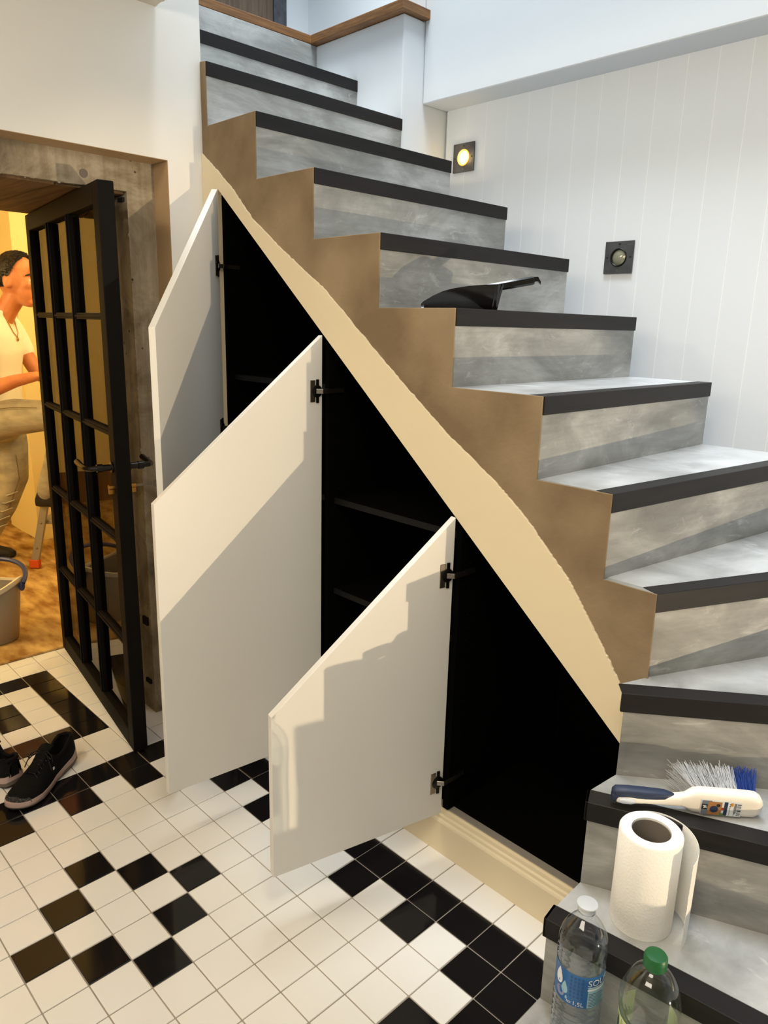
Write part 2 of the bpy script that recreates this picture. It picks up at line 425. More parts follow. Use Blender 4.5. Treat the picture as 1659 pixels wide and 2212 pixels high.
ce = MB().box(-1.583, 4.9, -3.2, -0.055, 2.325, 2.62)
ceiling = struct('ceiling', ce, M['ceil'], 'ceiling over the hall with a rough cut edge at the stairwell')
mb = MB()
for k in range(90):
    x = -1.48 + 0.6 * random.random() ** 1.5
    mb.ball((x, -0.055 + random.uniform(-.002, .002), 2.326 + random.uniform(-.001, .004)), (random.uniform(.004, .014), random.uniform(.001, .004), random.uniform(.001, .004)), 6, 4)
o = mb.build('plaster_crumb', M['ceil'], ceiling, smooth=True); o['kind'] = 'stuff'
struct('wall_behind', MB().box(-1.583, 4.9, -3.3, -3.2, 0, 2.62), M['wall'], 'plain wall behind the viewer')
struct('wall_far_right', MB().box(4.9, 5.0, -3.3, 1.32, 0, 2.62), M['wall'], 'plain wall far to the right')
struct('floor_hall', MB().box(1.3, 4.9, -3.2, 1.22, -0.05, 0.0), M['tilew'], 'pale floor beyond the stairs')

# plank wall on the right of the stairs
wr = struct('wall_right', MB().box(-1.46, 4.9, 1.2285, 1.32, 0, 2.62), M['plank'], 'white wall of vertical planks beside the stairs')
pp = MB().prism([(0.0, 0.012), (0.0, 0.0014), (0.0017, 0.0), (0.0983, 0.0), (0.1, 0.0014), (0.1, 0.012)], 0.0, 2.285)
plank_me = pp.build('plank', M['plank'], wr).data
bpy.data.objects.remove(bpy.data.objects['plank'])
for k in range(-3, 14):
    x = -1.143 + 0.1005 * k
    o = bpy.data.objects.new('plank', plank_me); COL.objects.link(o); o.parent = wr
    o.location = (x, 1.2185 + random.uniform(0, 0.0008), 0); o.scale = (1.0048, 1, 1)
M['caulk'] = mat('white_caulk', (250, 251, 251), 0.45)
bead = MB().prism([(-.0019, 0.0012), (-.0014, -.0006), (.0014, -.0006), (.0019, 0.0012)], 0.0, 2.284).build('joint_bead', M['caulk'], wr).data
bpy.data.objects.remove(bpy.data.objects['joint_bead'])
for k in range(-3, 14):
    o = bpy.data.objects.new('joint_bead', bead); COL.objects.link(o); o.parent = wr; o.location = (-1.143 + 0.1005 * k, 1.2188, 0)
mb = MB()
for k in range(14, 52):
    mb.add(pp.v, pp.f, Matrix.Translation((-1.143 + 0.1005 * k, 1.2185, 0)))
o = mb.build('outer_planks', M['plank'], wr); o['kind'] = 'stuff'
# bulkhead over the plank wall and the pier it meets
bk = MB().box(-1.46, 4.9, 1.08, 1.34, 2.285, 4.2)
struct('wall_bulkhead', bk, M['coolwall'], 'white bulkhead hanging over the plank wall', bevel=0.004, seg=2)
pa = MB().prism([(-2.10, 0.964), (-1.462, 0.964), (-1.462, 1.34), (-1.575, 1.34), (-1.575, 1.07), (-2.10, 1.07)], 1.2, 2.576)
struct('wall_parapet', pa, M['coolwall'], 'white parapet and its pier at the turn beside the top steps', bevel=0.004, seg=2)
struct('wall_pier', MB().box(-1.56, -1.462, 1.075, 1.34, 2.576, 4.2), M['coolwall'], 'white pier rising above the parapet')
t2 = MB()
t2.prism([(-1.985, 0.13), (-1.985, 0.93), (-1.435, 0.93), (-1.435, 1.10), (-1.575, 1.10), (-1.575, 1.08), (-2.13, 1.08), (-2.13, 0.13)], 2.577, 2.611)
trim = struct('trim_2', t2, M['wood'], 'brown wooden edging along the landing and parapet', bevel=0.003)
# upper storey
struct('floor_upper', MB().box(-5.2, -2.0, 0.1, 3.2, 2.45, 2.575), M['coolwall'], 'upper landing floor')
uw = MB().box(-3.32, -3.2, 1.71, 3.3, 2.575, 4.2).box(-3.32, -3.2, -0.5, 1.2, 2.575, 4.2).box(-3.32, -3.2, 1.2, 1.71, 4.0, 4.2)
struct('wall_upper_left', uw, M['coolwall'], 'white upper wall beyond the landing')
struct('wall_upper_back', MB().box(-3.2, -1.3, 1.885, 2.0, 2.575, 4.2), M['coolwall'], 'white upper wall above the parapet')
dj = struct('door_2', MB().box(-3.215, -3.195, 0.55, 1.62, 2.575, 4.0), M['browndoor'], 'brown wooden door on the upper landing')
MB().box(-3.225, -3.185, 1.62, 1.71, 2.575, 4.0).build('door_jamb', M['lamp_plate2'], dj)
struct('upper_shade_slab', MB().box(-3.3, -2.35, -0.5, 3.3, 4.2, 4.3), M['coolwall'], 'unseen slab added to shade the upper landing walls')  # added out of view to keep direct skylight off the upper walls
struct('wall_upper_near', MB().box(-1.583, 4.9, -0.16, -0.055, 2.62, 4.2), M['coolwall'], 'white upper wall over the ceiling edge')
struct('wall_upper_side', MB().box(-3.2, -1.583, 0.0, 0.095, 2.576, 4.2), M['coolwall'], 'white upper wall left of the stair')
struct('wall_upper_right', MB().box(3.4, 3.5, -0.16, 1.2, 2.62, 4.2), M['coolwall'], 'white upper wall right of the stairwell')

# ------------------------------------------------------------------ staircase
H = 0.184
XR = {7: -.133, 8: -.393, 9: -.655, 10: -.923, 11: -1.193, 12: -1.457, 13: -1.722, 14: -1.985}
YL, YE = 0.094, 0.962
line = {n: ((x, YL), (x, YE)) for n, x in XR.items()}
line[6] = ((0.049, YL), (0.163, YE))
line[5] = ((0.167, YL), (0.545, YE))
line[4] = ((0.171, 0.000), (1.15, 0.775))
line[3] = ((0.180, -0.119), (1.15, 0.322))
line[2] = ((0.188, -0.245), (1.15, -0.107))
line[1] = ((0.188, -0.395), (1.15, -0.420))
stairs = thing('staircase', 'grey concrete winding staircase with black step edges and a brown side', 'stairs', (0.4, 0.2, 0))
foot = {}
for n in range(7, 14):
    foot[n] = [line[n][0], line[n][1], line[n + 1][1], line[n + 1][0]]
foot[14] = [line[14][0], line[14][1], (-2.10, YE), (-2.10, YL)]
foot[6] = [line[6][0], line[6][1], line[7][1], line[7][0]]
foot[5] = [line[5][0], line[5][1], line[6][1], line[6][0]]
foot[4] = [line[4][0], line[4][1], (1.15, YE), line[5][1], (0.172, YL + 0.012)]
foot[3] = [line[3][0], line[3][1], line[4][1], line[4][0]]
foot[2] = [line[2][0], line[2][1], line[3][1], line[3][0]]
foot[1] = [line[1][0], line[1][1], line[2][1], line[2][0]]
def grow(poly, n):
    return poly
for n in range(1, 15):
    top = n * H
    z0 = 0.0 if n <= 4 else top - (0.30 if n > 6 else (0.29 if n == 6 else 0.265))
    if n == 14: z0 = 2.1
    poly = foot[n]
    # tuck the tread a little under the riser behind it
    back = Vector((0, 0))
    if n >= 7:
        fz_ = lambda x: 0.570 + 0.8265 * (0.131 - x) + 0.004
        xa, xb = poly[0][0], poly[2][0]
        mb = MB().prism([(xa, top), (xb, top), (xb, min(top - .02, fz_(xb))), (xa, fz_(xa))], YL, YE, 'y')
    else: mb = MB().prism(poly, z0, top)
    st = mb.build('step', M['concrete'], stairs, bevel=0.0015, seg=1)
    if n == 14: continue
    (ax, ay), (bx, by) = line[n]
    a = Vector((ax, ay)); b = Vector((bx, by)); d = (b - a).normalized(); nrm = Vector((d.y, -d.x))   # outward, downhill
    e = 0.0035; dep = 0.040; hh = 0.040
    a2 = a - d * (0.0 if n > 4 else 0.002); b2 = b + d * 0.0015
    prof = [(e, top - hh), (e, top + 0.0012), (-dep, top + 0.0012), (-dep, top - 0.002), (-0.004, top - 0.002), (-0.004, top - hh)]
    nm = MB()
    r0 = [(a2.x + nrm.x * u, a2.y + nrm.y * u, z) for u, z in prof]
    r1 = [(b2.x + nrm.x * u, b2.y + nrm.y * u, z) for u, z in prof]
    if n <= 4:   # the strip wraps the left end of the open step
        k = 0.004
        r0 = [(p[0] - d.x * k, p[1] - d.y * k, p[2]) for p in r0]
    nm.loft([r0, r1])
    if n <= 3:
        pz = Vector((a2.x, a2.y)) - d * 0.004
        q1 = pz + nrm * e; q2 = pz - nrm * dep
        nm.prism([(q1.x, q1.y), (q1.x + d.x * .006, q1.y + d.y * .006), (q2.x + d.x * .006, q2.y + d.y * .006), (q2.x, q2.y)], top - hh, top + 0.0012)
    nm.build('nosing', M['nosing'], st, bevel=0.0012, seg=1)
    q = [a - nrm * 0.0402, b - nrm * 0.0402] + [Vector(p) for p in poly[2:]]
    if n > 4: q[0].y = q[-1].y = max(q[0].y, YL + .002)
    MB().prism([(p.x, p.y) for p in q], top - 0.001, top + 0.0009).build('tread', M['tread'], st)  # thin skin carrying the treads' painted-in skylight
# brown side face
ragged = [(-1.4795, 1.945), (-1.4, 1.889), (-1.312, 1.823), (-1.215, 1.735), (-1.087, 1.651), (-.956, 1.573), (-.874, 1.526), (-.747, 1.43),
          (-.618, 1.333), (-.499, 1.248), (-.394, 1.173), (-.26, 1.093), (-.189, 1.043), (-.135, 1.0), (-.081, .947), (-.029, .901),
          (.011, .848), (.051, .796), (.089, .745), (.127, .687)]
rag = []
rr = random.Random(3)
for (x0, z0), (x1, z1) in zip(ragged[:-1], ragged[1:]):
    for k in range(14):
        t = k / 14; rag.append((x0 + (x1 - x0) * t + rr.uniform(-.0014, .0014), z0 + (z1 - z0) * t + rr.uniform(-.0014, .0014)))
rag.append(ragged[-1])
prof = [(-1.4865, 1.93)] + [(-1.4865, 12 * H + 0.004), (XR[12], 12 * H + .001)]
for n in range(12, 6, -1):
    prof += [(XR[n], (n - 1) * H + .001)]
    if n - 1 >= 7: prof += [(XR[n - 1], (n - 1) * H + .001)]
prof += [(0.052, 6 * H + .001), (0.052, 5 * H + .001), (0.170, 5 * H + .001), (0.1725, 4 * H - 0.002), (0.160, 4 * H - 0.012)]
prof += [(x, z - 0.02) for x, z in rag[::-1]]
sm = MB().prism(prof, 0.0905, 0.0941, 'y')
sm.build('stringer', M['stringer'], stairs, bevel=0.001, seg=1)

# ------------------------------------------------------------------ cupboard under the stairs
cup = thing('stair_cupboard', 'white understair cupboard with three open slanted doors and a black inside', 'cupboard', (-0.6, 0.3, 0))
fz = lambda x: 0.570 + 0.8265 * (0.131 - x)
XL, XRt, ZB = -1.398, 0.150, 0.150
pan = [(-1.4875, 0.02)] + [(-1.4875, 1.95)] + rag[1:] + [(0.1485, 0.68), (0.1485, fz(0.1485)), (0.131, fz(0.131)), (XL, fz(XL)), (XL, 0.02)]
MB().prism(pan, 0.086, 0.105, 'y').build('front_panel', M['cream'], cup, bevel=0.0008, seg=1)
# carcass: side panels, sloped top, back, floor of black board
dv = [-1.392, -0.870, -0.354]
for x in dv:
    MB().prism([(0.100, ZB - .01), (0.62, ZB - .01), (0.62, fz(x) - 0.012), (0.100, fz(x) - 0.012)], x - 0.009, x + 0.009, 'x').build('side_panel', M['black'], cup)
MB().prism([(0.100, ZB - .01), (0.62, ZB - .01), (0.62, .57), (0.100, .57)], 0.146, 0.160, 'x').build('side_panel', M['black'], cup)
MB().prism([(XL - .02, fz(XL - .02)), (0.160, fz(0.160)), (0.160, fz(0.160) - 0.012), (XL - .02, fz(XL - .02) - 0.012)], 0.106, 0.63, 'y').build('top_panel', M['black'], cup)
MB().prism([(XL, 0.12), (0.155, 0.12), (0.155, fz(0.155)), (XL, fz(XL))], 0.62, 0.632, 'y').build('back_panel', M['black'], cup)
MB().box(XL, 0.155, 0.131, 0.62, 0.128, ZB - 0.006).build('bottom_panel', M['black'], cup)
MB().box(XL, 0.172, 0.1095, 0.1312, 0.1334, 0.1352).build('sill_strip', M['sill'], cup)  # strip in the grey that stands for shade behind the moulding
for x0, x1, z in ((-0.861, -0.363, 0.918), (-0.861, -0.363, 0.632), (-1.383, -0.879, 0.918), (-1.383, -0.879, 1.25)):
    xx = min(x1, 0.131 - (z + 0.03 - 0.570) / 0.8265)
    sh = MB().box(x0, xx, 0.125, 0.60, z - 0.011, z + 0.007).build('shelf', M['black'], cup)
    MB().box(x0, xx, 0.1235, 0.125, z - 0.011, z + 0.007).build('shelf_edge', M['blackedge'], sh)
mb = MB()
for x in (-1.3825, -0.8605, -0.3445):
    for k in range(30):
        z = 0.25 + 0.035 * k
        if z < fz(x) - 0.1: mb.box(x - .001, x + .0004, 0.137, 0.141, z - .002, z + .002)
o = mb.build('shelf_pin_holes', M['darkmetal'], cup); o['kind'] = 'stuff'
# three hinged doors
def cupdoor(hx, direction, wd, zt, hinges):
    hp = Vector((hx, 0.083, 0)); u = Vector((direction[0], direction[1], 0)).normalized(); nin = Vector((-u.y, u.x, 0))
    mtx = Matrix(((u.x, nin.x, 0, hp.x), (u.y, nin.y, 0, hp.y), (0, 0, 1, 0), (0, 0, 0, 1)))
    # local x along the door, local y towards its inner face, z up
    poly = [(0.003, 0.138), (wd, 0.138), (wd, zt - 0.8265 * wd), (0.003, zt)]
    d = MB().prism(poly, -0.019, 0.0, 'y', mtx).build('door', M['doorwhite'], cup, bevel=0.0012, seg=2)
    for hz in hinges:
        h = MB()
        h.box(0.027, 0.044, 0, 0.0022, hz - 0.031, hz + 0.031, mtx)
        h.build('hinge_plate', M['nickel'], d, bevel=0.0008, seg=1)
        h = MB()
        h.lathe([(0, 0), (0.0175, 0), (0.0175, 0.0032), (0.015, 0.0042), (0, 0.0036)], 24, mtx @ Matrix.Translation((0.0215, 0, hz)) @ Matrix.Rotation(-PI / 2, 4, 'X'))
        h.box(0.016, 0.024, 0, 0.004, hz - 0.033, hz + 0.033, mtx)
        h.build('hinge_cup', M['darkmetal'], d, smooth=True, angle=30)
        h = MB()
        p0 = mtx @ Vector((0.024, 0.004, hz)); p1 = mtx @ Vector((0.010, 0.015, hz)); p2 = Vector((hx + 0.014, 0.103, hz)); p3 = Vector((hx + 0.014, 0.150, hz))
        for (q0, q1) in ((p0, p1), (p1, p2), (p2, p3)):
            t = (q1 - q0); L = t.length; t.normalize(); sd = t.cross(Vector((0, 0, 1)))
            mm = Matrix(((t.x, sd.x, 0, q0.x), (t.y, sd.y, 0, q0.y), (0, 0, 1, q0.z), (0, 0, 0, 1)))
            h.box(-.001, L, -0.0012, 0.0012, -0.0065, 0.0065, mm)
        h.build('hinge_arm', M['nickel'], d, bevel=0.0005, seg=1)
        h = MB().box(hx + 0.0015, hx + 0.0045, 0.125, 0.140, hz - 0.024, hz + 0.024).box(hx + 0.0015, hx + 0.010, 0.118, 0.150, hz - 0.006, hz + 0.006)
        h.build('mounting_plate', M['darkmetal'], d, bevel=0.0005, seg=1)
    return d
cupdoor(-1.392, (0.621, -0.784), 0.512, 1.832, (1.60, 1.08, 0.25))
cupdoor(-0.868, (-0.101, -0.995), 0.512, 1.398, (1.243, 0.24))
cupdoor(-0.350, (-0.221, -0.975), 0.497, 0.975, (0.828, 0.240))
# plinth
bs = MB().prism([(0.090, 0.0), (0.090, 0.096), (0.0925, 0.101), (0.097, 0.104), (0.0985, 0.112), (0.103, 0.116), (0.1045, 0.126), (0.108, 0.131), (0.128, 0.133), (0.128, 0.0)], -1.485, 0.176, 'x')
struct('baseboard_front', bs, M['cream'], 'cream moulded skirting under the stair cupboard')

# ------------------------------------------------------------------ black steel glazed door
A = Vector((-2.358, -0.169, 0)); U = Vector((0.989, -0.149, 0)).normalized(); N = Vector((U.y, -U.x, 0))   # N faces the viewer
DM = Matrix(((U.x, N.x, 0, A.x), (U.y, N.y, 0, A.y), (0, 0, 1, 0), (0, 0, 0, 1)))
T0, T1 = -0.046, 0.0
door = struct('door_1', MB().box(0.0, 0.05, T0, T1, 0.012, 1.803, DM).box(0.945, 1.0, T0, T1, 0.012, 1.803, DM).box(0.05, 0.945, T0, T1, 1.745, 1.803, DM).box(0.05, 0.945, T0, T1, 0.012, 0.075, DM),
              M['steel'], 'black steel door with small glass panes standing open in the concrete doorway', bevel=0.002, seg=1)
zs = [0.390, 0.741, 1.087, 1.434]; us = [0.345, 0.630]
for z in zs: MB().box(0.05, 0.945, -0.036, -0.006, z - 0.010, z + 0.010, DM).box(0.05, 0.945, -0.040, -0.001, z - 0.0035, z + 0.0035, DM).build('glazing_bar', M['steel'], door, bevel=0.001, seg=1)
for u in us: MB().box(u - 0.011, u + 0.011, -0.037, -0.003, 0.075, 1.745, DM).box(u - 0.004, u + 0.004, -0.041, 0.003, 0.075, 1.745, DM).build('glazing_bar', M['steel'], door, bevel=0.001, seg=1)
ue = [0.05] + us + [0.945]; ze = [0.075] + zs + [1.745]
for i in range(3):
    for j in range(5):
        MB().box(ue[i] + 0.008, ue[i + 1] - 0.008, -0.023, -0.018, ze[j] + 0.008, ze[j + 1] - 0.008, DM).build('pane', M['pane'], door)
for sgn in (1, -1):
    y0 = T1 if sgn > 0 else T0
    h = MB().lathe([(0, 0), (0.017, 0), (0.017, 0.006), (0.010, 0.008), (0.010, 0.030), (0.0125, 0.031), (0.0125, 0.048), (0, 0.048)], 20,
                   DM @ Matrix.Translation((0.970, y0, 0.985)) @ Matrix.Rotation(-PI / 2 * sgn, 4, 'X'))
    yy = y0 + sgn * 0.048
    h.tube([(0.970, yy - sgn * .01, 0.985), (0.968, yy + sgn * .018, 0.985), (0.958, yy + sgn * .027, 0.985), (0.935, yy + sgn * .030, 0.986), (0.900, yy + sgn * .031, 0.988), (0.865, yy + sgn * .031, 0.992)], [.0085, .0085, .0085, .0085, .009, .0095], 10, mtx=DM)
    h.build('lever_handle', M['blackplastic'], door, smooth=True)
lk = MB()
lk.lathe([(0, -0.066), (0.0085, -0.066), (0.0085, 0.018), (0, 0.018)], 16, DM @ Matrix.Translation((0.970, 0, 0.922)) @ Matrix.Rotation(-PI / 2, 4, 'X'))
lk.box(0.9655, 0.9745, -0.066, 0.018, 0.901, 0.920, DM)
lk.build('lock_cylinder', M['brass'], door, bevel=0.001, seg=1)
MB().box(0.9995, 1.0005, -0.032, -0.014, 0.90, 1.06, DM).build('lock_plate', M['steel'], door, bevel=0.0005, seg=1)
kb = DM @ Vector((0.970, -0.066, 0.922))
keys = thing('door_key', 'metal key with a dangling cord in the lock of the black steel door', 'key', kb)
k = MB().box(0.9695, 0.9712, -0.125, -0.066, 0.918, 0.926, DM)
k.lathe([(0.004, -0.001), (0.013, -0.001), (0.013, 0.001), (0.004, 0.001), (0.004, -0.001)], 20, DM @ Matrix.Translation((0.970, -0.134, 0.921)) @ Matrix.Rotation(PI / 2, 4, 'Y'), cap=False)
k.build('key_blade', M['nickel'], keys)
pts = [(0.970, -0.139, 0.913), (0.968, -0.136, 0.898), (0.965, -0.128, 0.884), (0.968, -0.126, 0.868), (0.975, -0.132, 0.855), (0.974, -0.140, 0.846), (0.972, -0.144, 0.834)]
MB().tube([DM @ Vector(p) for p in pts], [.0012, .0012, .0012, .0012, .0014, .0028, .003], 8).build('cord', M['stitch'], keys, smooth=True)

# ------------------------------------------------------------------ study behind the doorway
sf = MB(); nx, ny = 60, 56
def carp(x, y): return 0.006 + 0.004 * sin(9 * x + 3 * sin(7 * y)) * sin(8 * y + 2 * sin(5 * x))
vs = []; fs = []
for i in range(nx + 1):
    for j in range(ny + 1):
        x = -5.2 + (2.83) * i / nx; y = -2.2 + 4.0 * j / ny
        vs.append((x, y, carp(x, y)))
for i in range(nx):
    for j in range(ny): a = i * (ny + 1) + j; fs.append((a, a + ny + 1, a + ny + 2, a + 1))
sf.add(vs, fs)
cpt = struct('floor_carpet', sf, M['carpet'], 'tan pile carpet of the study behind the doorway', smooth=True)
MB().tube([(-2.372, y, 0.004) for y in [-1.2 + 0.11 * i for i in range(11)]], 0.006, 6).build('carpet_edge', M['carpet'], cpt)
struct('wall_study_left', MB().box(-5.3, -2.36, -2.3, -2.2, 0, 2.4), M['study'], 'left wall of the study')
struct('wall_study_back', MB().box(-5.3, -5.2, -2.3, 1.9, 0, 2.4), M['study'], 'back wall of the study')
struct('door_3', MB().box(-5.2, -5.17, 0.18, 1.0, 0, 2.2), M['studywood'], 'brown wooden door at the back of the study')
struct('trim_3', MB().box(-5.2, -5.175, -2.2, 0.1, 0, 0.25).box(-5.2, -2.44, -2.2, -2.175, 0, 0.25), M['studywood'], 'brown wooden wainscot of the study')
struct('wall_study_right', MB().box(-5.3, -2.36, 1.8, 1.9, 0, 2.4), M['study'], 'right wall of the study')
struct('wall_study_front', MB().box(-2.44, -2.36, 0.0, 1.9, 0, 2.4).box(-2.44, -2.36, -2.3, -1.45, 0, 2.4).box(-2.44, -2.36, -1.45, 0.0, 1.955, 2.4), M['study'], 'front wall of the study')
struct('wall_study_pier', MB().box(-4.6, -4.08, 0.350, 1.8, 0, 2.4), M['study'], 'yellow-lit wall behind the person')
struct('ceiling_study', MB().box(-5.3, -2.36, -2.3, 1.9, 2.35, 2.45), M['study'], 'study ceiling')
struct('baseboard_study', MB().box(-4.08, -4.055, 0.52, 1.8, 0.01, 0.035), M['bucketrim'], 'white strip at the foot of the study wall')
struct('baseboard_back', MB().box(-5.2, -5.185, -2.2, 1.8, 0.0, 0.07), M['studywood'], 'wooden skirting of the study back wall')

# ------------------------------------------------------------------ wall spotlights
def spot(loc, label, lit):
    t = thing('wall_spotlight', label, 'wall lamp', loc, 'square steel spotlights in the plank wall')
    m4 = Matrix.Translation(loc) @ Matrix.Rotation(PI / 2, 4, 'X')     # local z points to -y (into the room)
    n = 40; R0 = 0.031; hw = 0.054
    # square plate with a round opening
    vs = []; fs = []
    for z in (0.002, 0.007):
        for j in range(n):
            a = 2 * PI * j / n; c, s_ = cos(a), sin(a); k = hw / max(abs(c), abs(s_))
            vs.append((R0 * c, R0 * s_, z)); vs.append((k * c, k * s_, z))
    for j in range(n):
        j2 = (j + 1) % n
        fs += [(2 * j, 2 * j + 1, 2 * j2 + 1, 2 * j2), (2 * n + 2 * j, 2 * n + 2 * j2, 2 * n + 2 * j2 + 1, 2 * n + 2 * j + 1),
               (2 * j + 1, 2 * n + 2 * j + 1, 2 * n + 2 * j2 + 1, 2 * j2 + 1), (2 * j, 2 * j2, 2 * n + 2 * j2, 2 * n + 2 * j)]
    p = MB().add(vs, fs, m4).build('plate', M['lamp_plate'] if lit else M['lamp_plate2'], t)
    MB().box(-hw + .002, hw - .002, -hw + .002, hw - .002, -0.004, 0.0025, m4).build('back_box', M['darkmetal'], t)
    MB().lathe([(0.0255, 0.0015), (0.031, 0.0015), (0.0315, 0.008), (0.0285, 0.010), (0.0255, 0.007), (0.0255, 0.0015)], 36, m4, cap=False).build('lens_rim', M['lamp_ring'] if lit else M['darkmetal'], t, smooth=True)
    MB().lathe([(0, 0.003), (0.026, 0.003), (0.022, 0.0055), (0.012, 0.008), (0, 0.009)], 32, m4).build('lens', M['lamp_on'] if lit else M['lamp_off'], t, smooth=True)
    for k in range(4):
        a = k * PI / 2; q = m4 @ Matrix.Translation((0.044 * cos(a), 0.044 * sin(a), 0.0065))
        MB().lathe([(0, 0), (0.0036, 0), (0.0032, 0.0012), (0.0015, 0.0012), (0.0012, 0.0004), (0, 0.0004)], 12, q).build('screw', M['hole'] if k != 3 else M['nickel'], t)
    return t
spot((-1.347, 1.2185, 2.097), 'square steel wall spotlight glowing yellow near the top steps', True)
spot((-0.612, 1.2185, 1.680), 'square dark wall spotlight switched off on the white planks', False)
light('POINT', 'spotlight_glow', (-1.347, 1.20, 2.097), 0.25, (1.0, 0.75, 0.35), None, 0.02)

# ------------------------------------------------------------------ dustpan on the stairs
dp = thing('dustpan', 'black plastic dustpan lying on a step with its handle to the right', 'dustpan', (-0.52, 0.2, 8 * H))
zb = 8 * H + 0.0005
DPM = Matrix(((0.696, -0.717, 0, -0.530), (0.717, 0.696, 0, 0.130), (0, 0, 1, zb), (0, 0, 0, 1)))   # local x from mouth to handle, y across
WP = 0.165
hts = [(0.0, .016), (.006, .022), (.02, .031), (.045, .043), (.075, .051), (.11, .057), (.15, .061), (.182, .063)]
body = MB(); rings = []; th = .0028
for l, hg in hts:
    fl = .010 * hg / .063; ins = .006 * (l / .18)
    rings.append([(l, ins - fl, hg), (l, ins + .004, .006), (l, ins + .011, 0), (l, WP - ins - .011, 0), (l, WP - ins - .004, .006), (l, WP - ins + fl, hg),
                  (l, WP - ins + fl - th, hg), (l, WP - ins - .004 - th, .008), (l, WP - ins - .013, th), (l, ins + .013, th), (l, ins + .004 + th, .008), (l, ins - fl + th, hg)])
body.loft(rings, mtx=DPM)
body.loft([[(.178, .018, 0), (.178, WP - .018, 0), (.193, WP - .004, .063), (.193, .004, .063)], [(.185, .022, 0), (.185, WP - .022, 0), (.199, WP - .010, .062), (.199, .010, .062)]], mtx=DPM)
for yy in (0, WP):     # rounded corners between side and back wall
    sg = 1 if yy == 0 else -1
    body.loft([[(.170, yy + sg * .008, 0), (.187, yy + sg * .022, 0), (.182, yy + sg * .024, 0)], [(.178, yy - sg * .004, .063), (.198, yy + sg * .010, .063), (.192, yy + sg * .014, .063)]], mtx=DPM)
body.build('pan', M['blackplastic'], dp, smooth=True, angle=40)
hd = MB(); rg = []; yc = WP / 2 - .02
for t in (0, .04, .5, .96, 1.0):
    l = .150 + .132 * t; zz = .052 + .026 * t; k = .85 if t in (0, 1.0) else 1
    rg.append([(l - .25 * v * k, yc + u * k, zz + v * k) for u, v in [(-.013, -.006), (-.008, -.0105), (.008, -.0105), (.013, -.006), (.013, .006), (.008, .010), (-.008, .010), (-.013, .006)]])
hd.loft(rg, mtx=DPM)
hd.build('handle', M['blackplastic'], dp, smooth=True, angle=25)
MB().loft([[(.280, yc + u, .080 + v) for u, v in ((-.008, -.007), (.008, -.007), (.008, .006), (-.008, .006))], [(.292, yc + u, .083 + v) for u, v in ((-.007, -.007), (.007, -.007), (.007, .004), (-.007, .004))], [(.300, yc + u, .074 + v) for u, v in ((-.006, -.006), (.006, -.006), (.006, .001), (-.006, .001))]], mtx=DPM).build('hanging_hook', M['blackplastic'], dp, smooth=True, angle=40)

# ------------------------------------------------------------------ hand brush
zt3 = 3 * H + 0.0012
hb = thing('hand_brush', 'white and navy hand brush with grey and blue bristles lying on a step', 'brush', (0.33, 0.0, zt3))
ax = Vector((0.772, 0.636, 0)).normalized(); pb = Vector((-ax.y, ax.x, 0)); a0 = Vector((0.232, -0.098, 0)) - ax * 0.013 + pb * 0.012
tilt = 0.42
bd = (pb * cos(tilt * 0.25) + Vector((0, 0, 1)) * sin(tilt * 0.25)).normalized()
up = ax.cross(bd).normalized()
if up.z < 0: up = -up
BM = Matrix(((ax.x, bd.x, up.x, a0.x), (ax.y, bd.y, up.y, a0.y), (ax.z, bd.z, up.z, zt3 + 0.0262), (0, 0, 0, 1)))
LB = 0.272
def sec(x, yc, zc, ry, rz, p=3.2, n=20):
    out = []
    for k in range(n):
        t = 2 * PI * k / n; c, s_ = cos(t), sin(t)
        out.append((x, yc + ry * math.copysign(abs(c) ** (2 / p), c), zc + rz * math.copysign(abs(s_) ** (2 / p), s_)))
    return out
blk = MB()
prof = [(0.118, 0, 0.0, .009, .010), (0.132, 0.0, 0.0, .010, .014), (0.146, .002, 0.0, .013, .0235), (0.160, .003, 0, .0145, .0255), (0.20, .003, 0, .0150, .0255), (0.24, .003, 0, .0150, .0255), (0.258, .003, 0, .0145, .0245), (0.267, .003, 0, .012, .019), (LB, .003, 0, .007, .010)]
blk.loft([sec(*p) for p in prof], mtx=BM)
blk.build('block', M['whiteplastic'], hb, smooth=True, angle=60)
hw_ = MB().loft([sec(*p) for p in [(0.004, -.001, -.008, .006, .005), (0.012, -.001, -.008, .009, .008), (0.03, -.001, -.007, .010, .0095), (0.06, 0, -.005, .010, .0085), (0.095, 0, -.003, .010, .0095), (0.125, 0, -.001, .010, .012)]], mtx=BM)
hw_.build('handle', M['whiteplastic'], hb, smooth=True, angle=60)
gp = MB().loft([sec(*p) for p in [(0.0, .002, .003, .006, .006), (0.006, .002, .003, .0105, .0105), (0.03, .002, .004, .0115, .0105), (0.06, .001, .005, .0115, .0095), (0.095, .001, .005, .0105, .0085), (0.108, .001, .005, .006, .006), (0.116, .001, .005, .002, .003)]], mtx=BM)
gp.loft([sec(*p) for p in [(0.0, .001, -.006, .007, .008), (0.006, .001, -.006, .0095, .010), (0.014, .001, -.006, .0098, .0095), (0.018, .001, -.006, .008, .008)]], mtx=BM)
gp.build('rubber_grip', M['blueplastic'], hb, smooth=True, angle=60)
MB().loft([sec(0.012, -.0105, -.007, .003, .004, 2), sec(0.018, -.0115, -.007, .003, .006, 2), sec(0.034, -.0115, -.007, .003, .006, 2), sec(0.041, -.0105, -.007, .003, .004, 2)], mtx=BM).build('hanging_recess', M['capw'], hb, smooth=True)
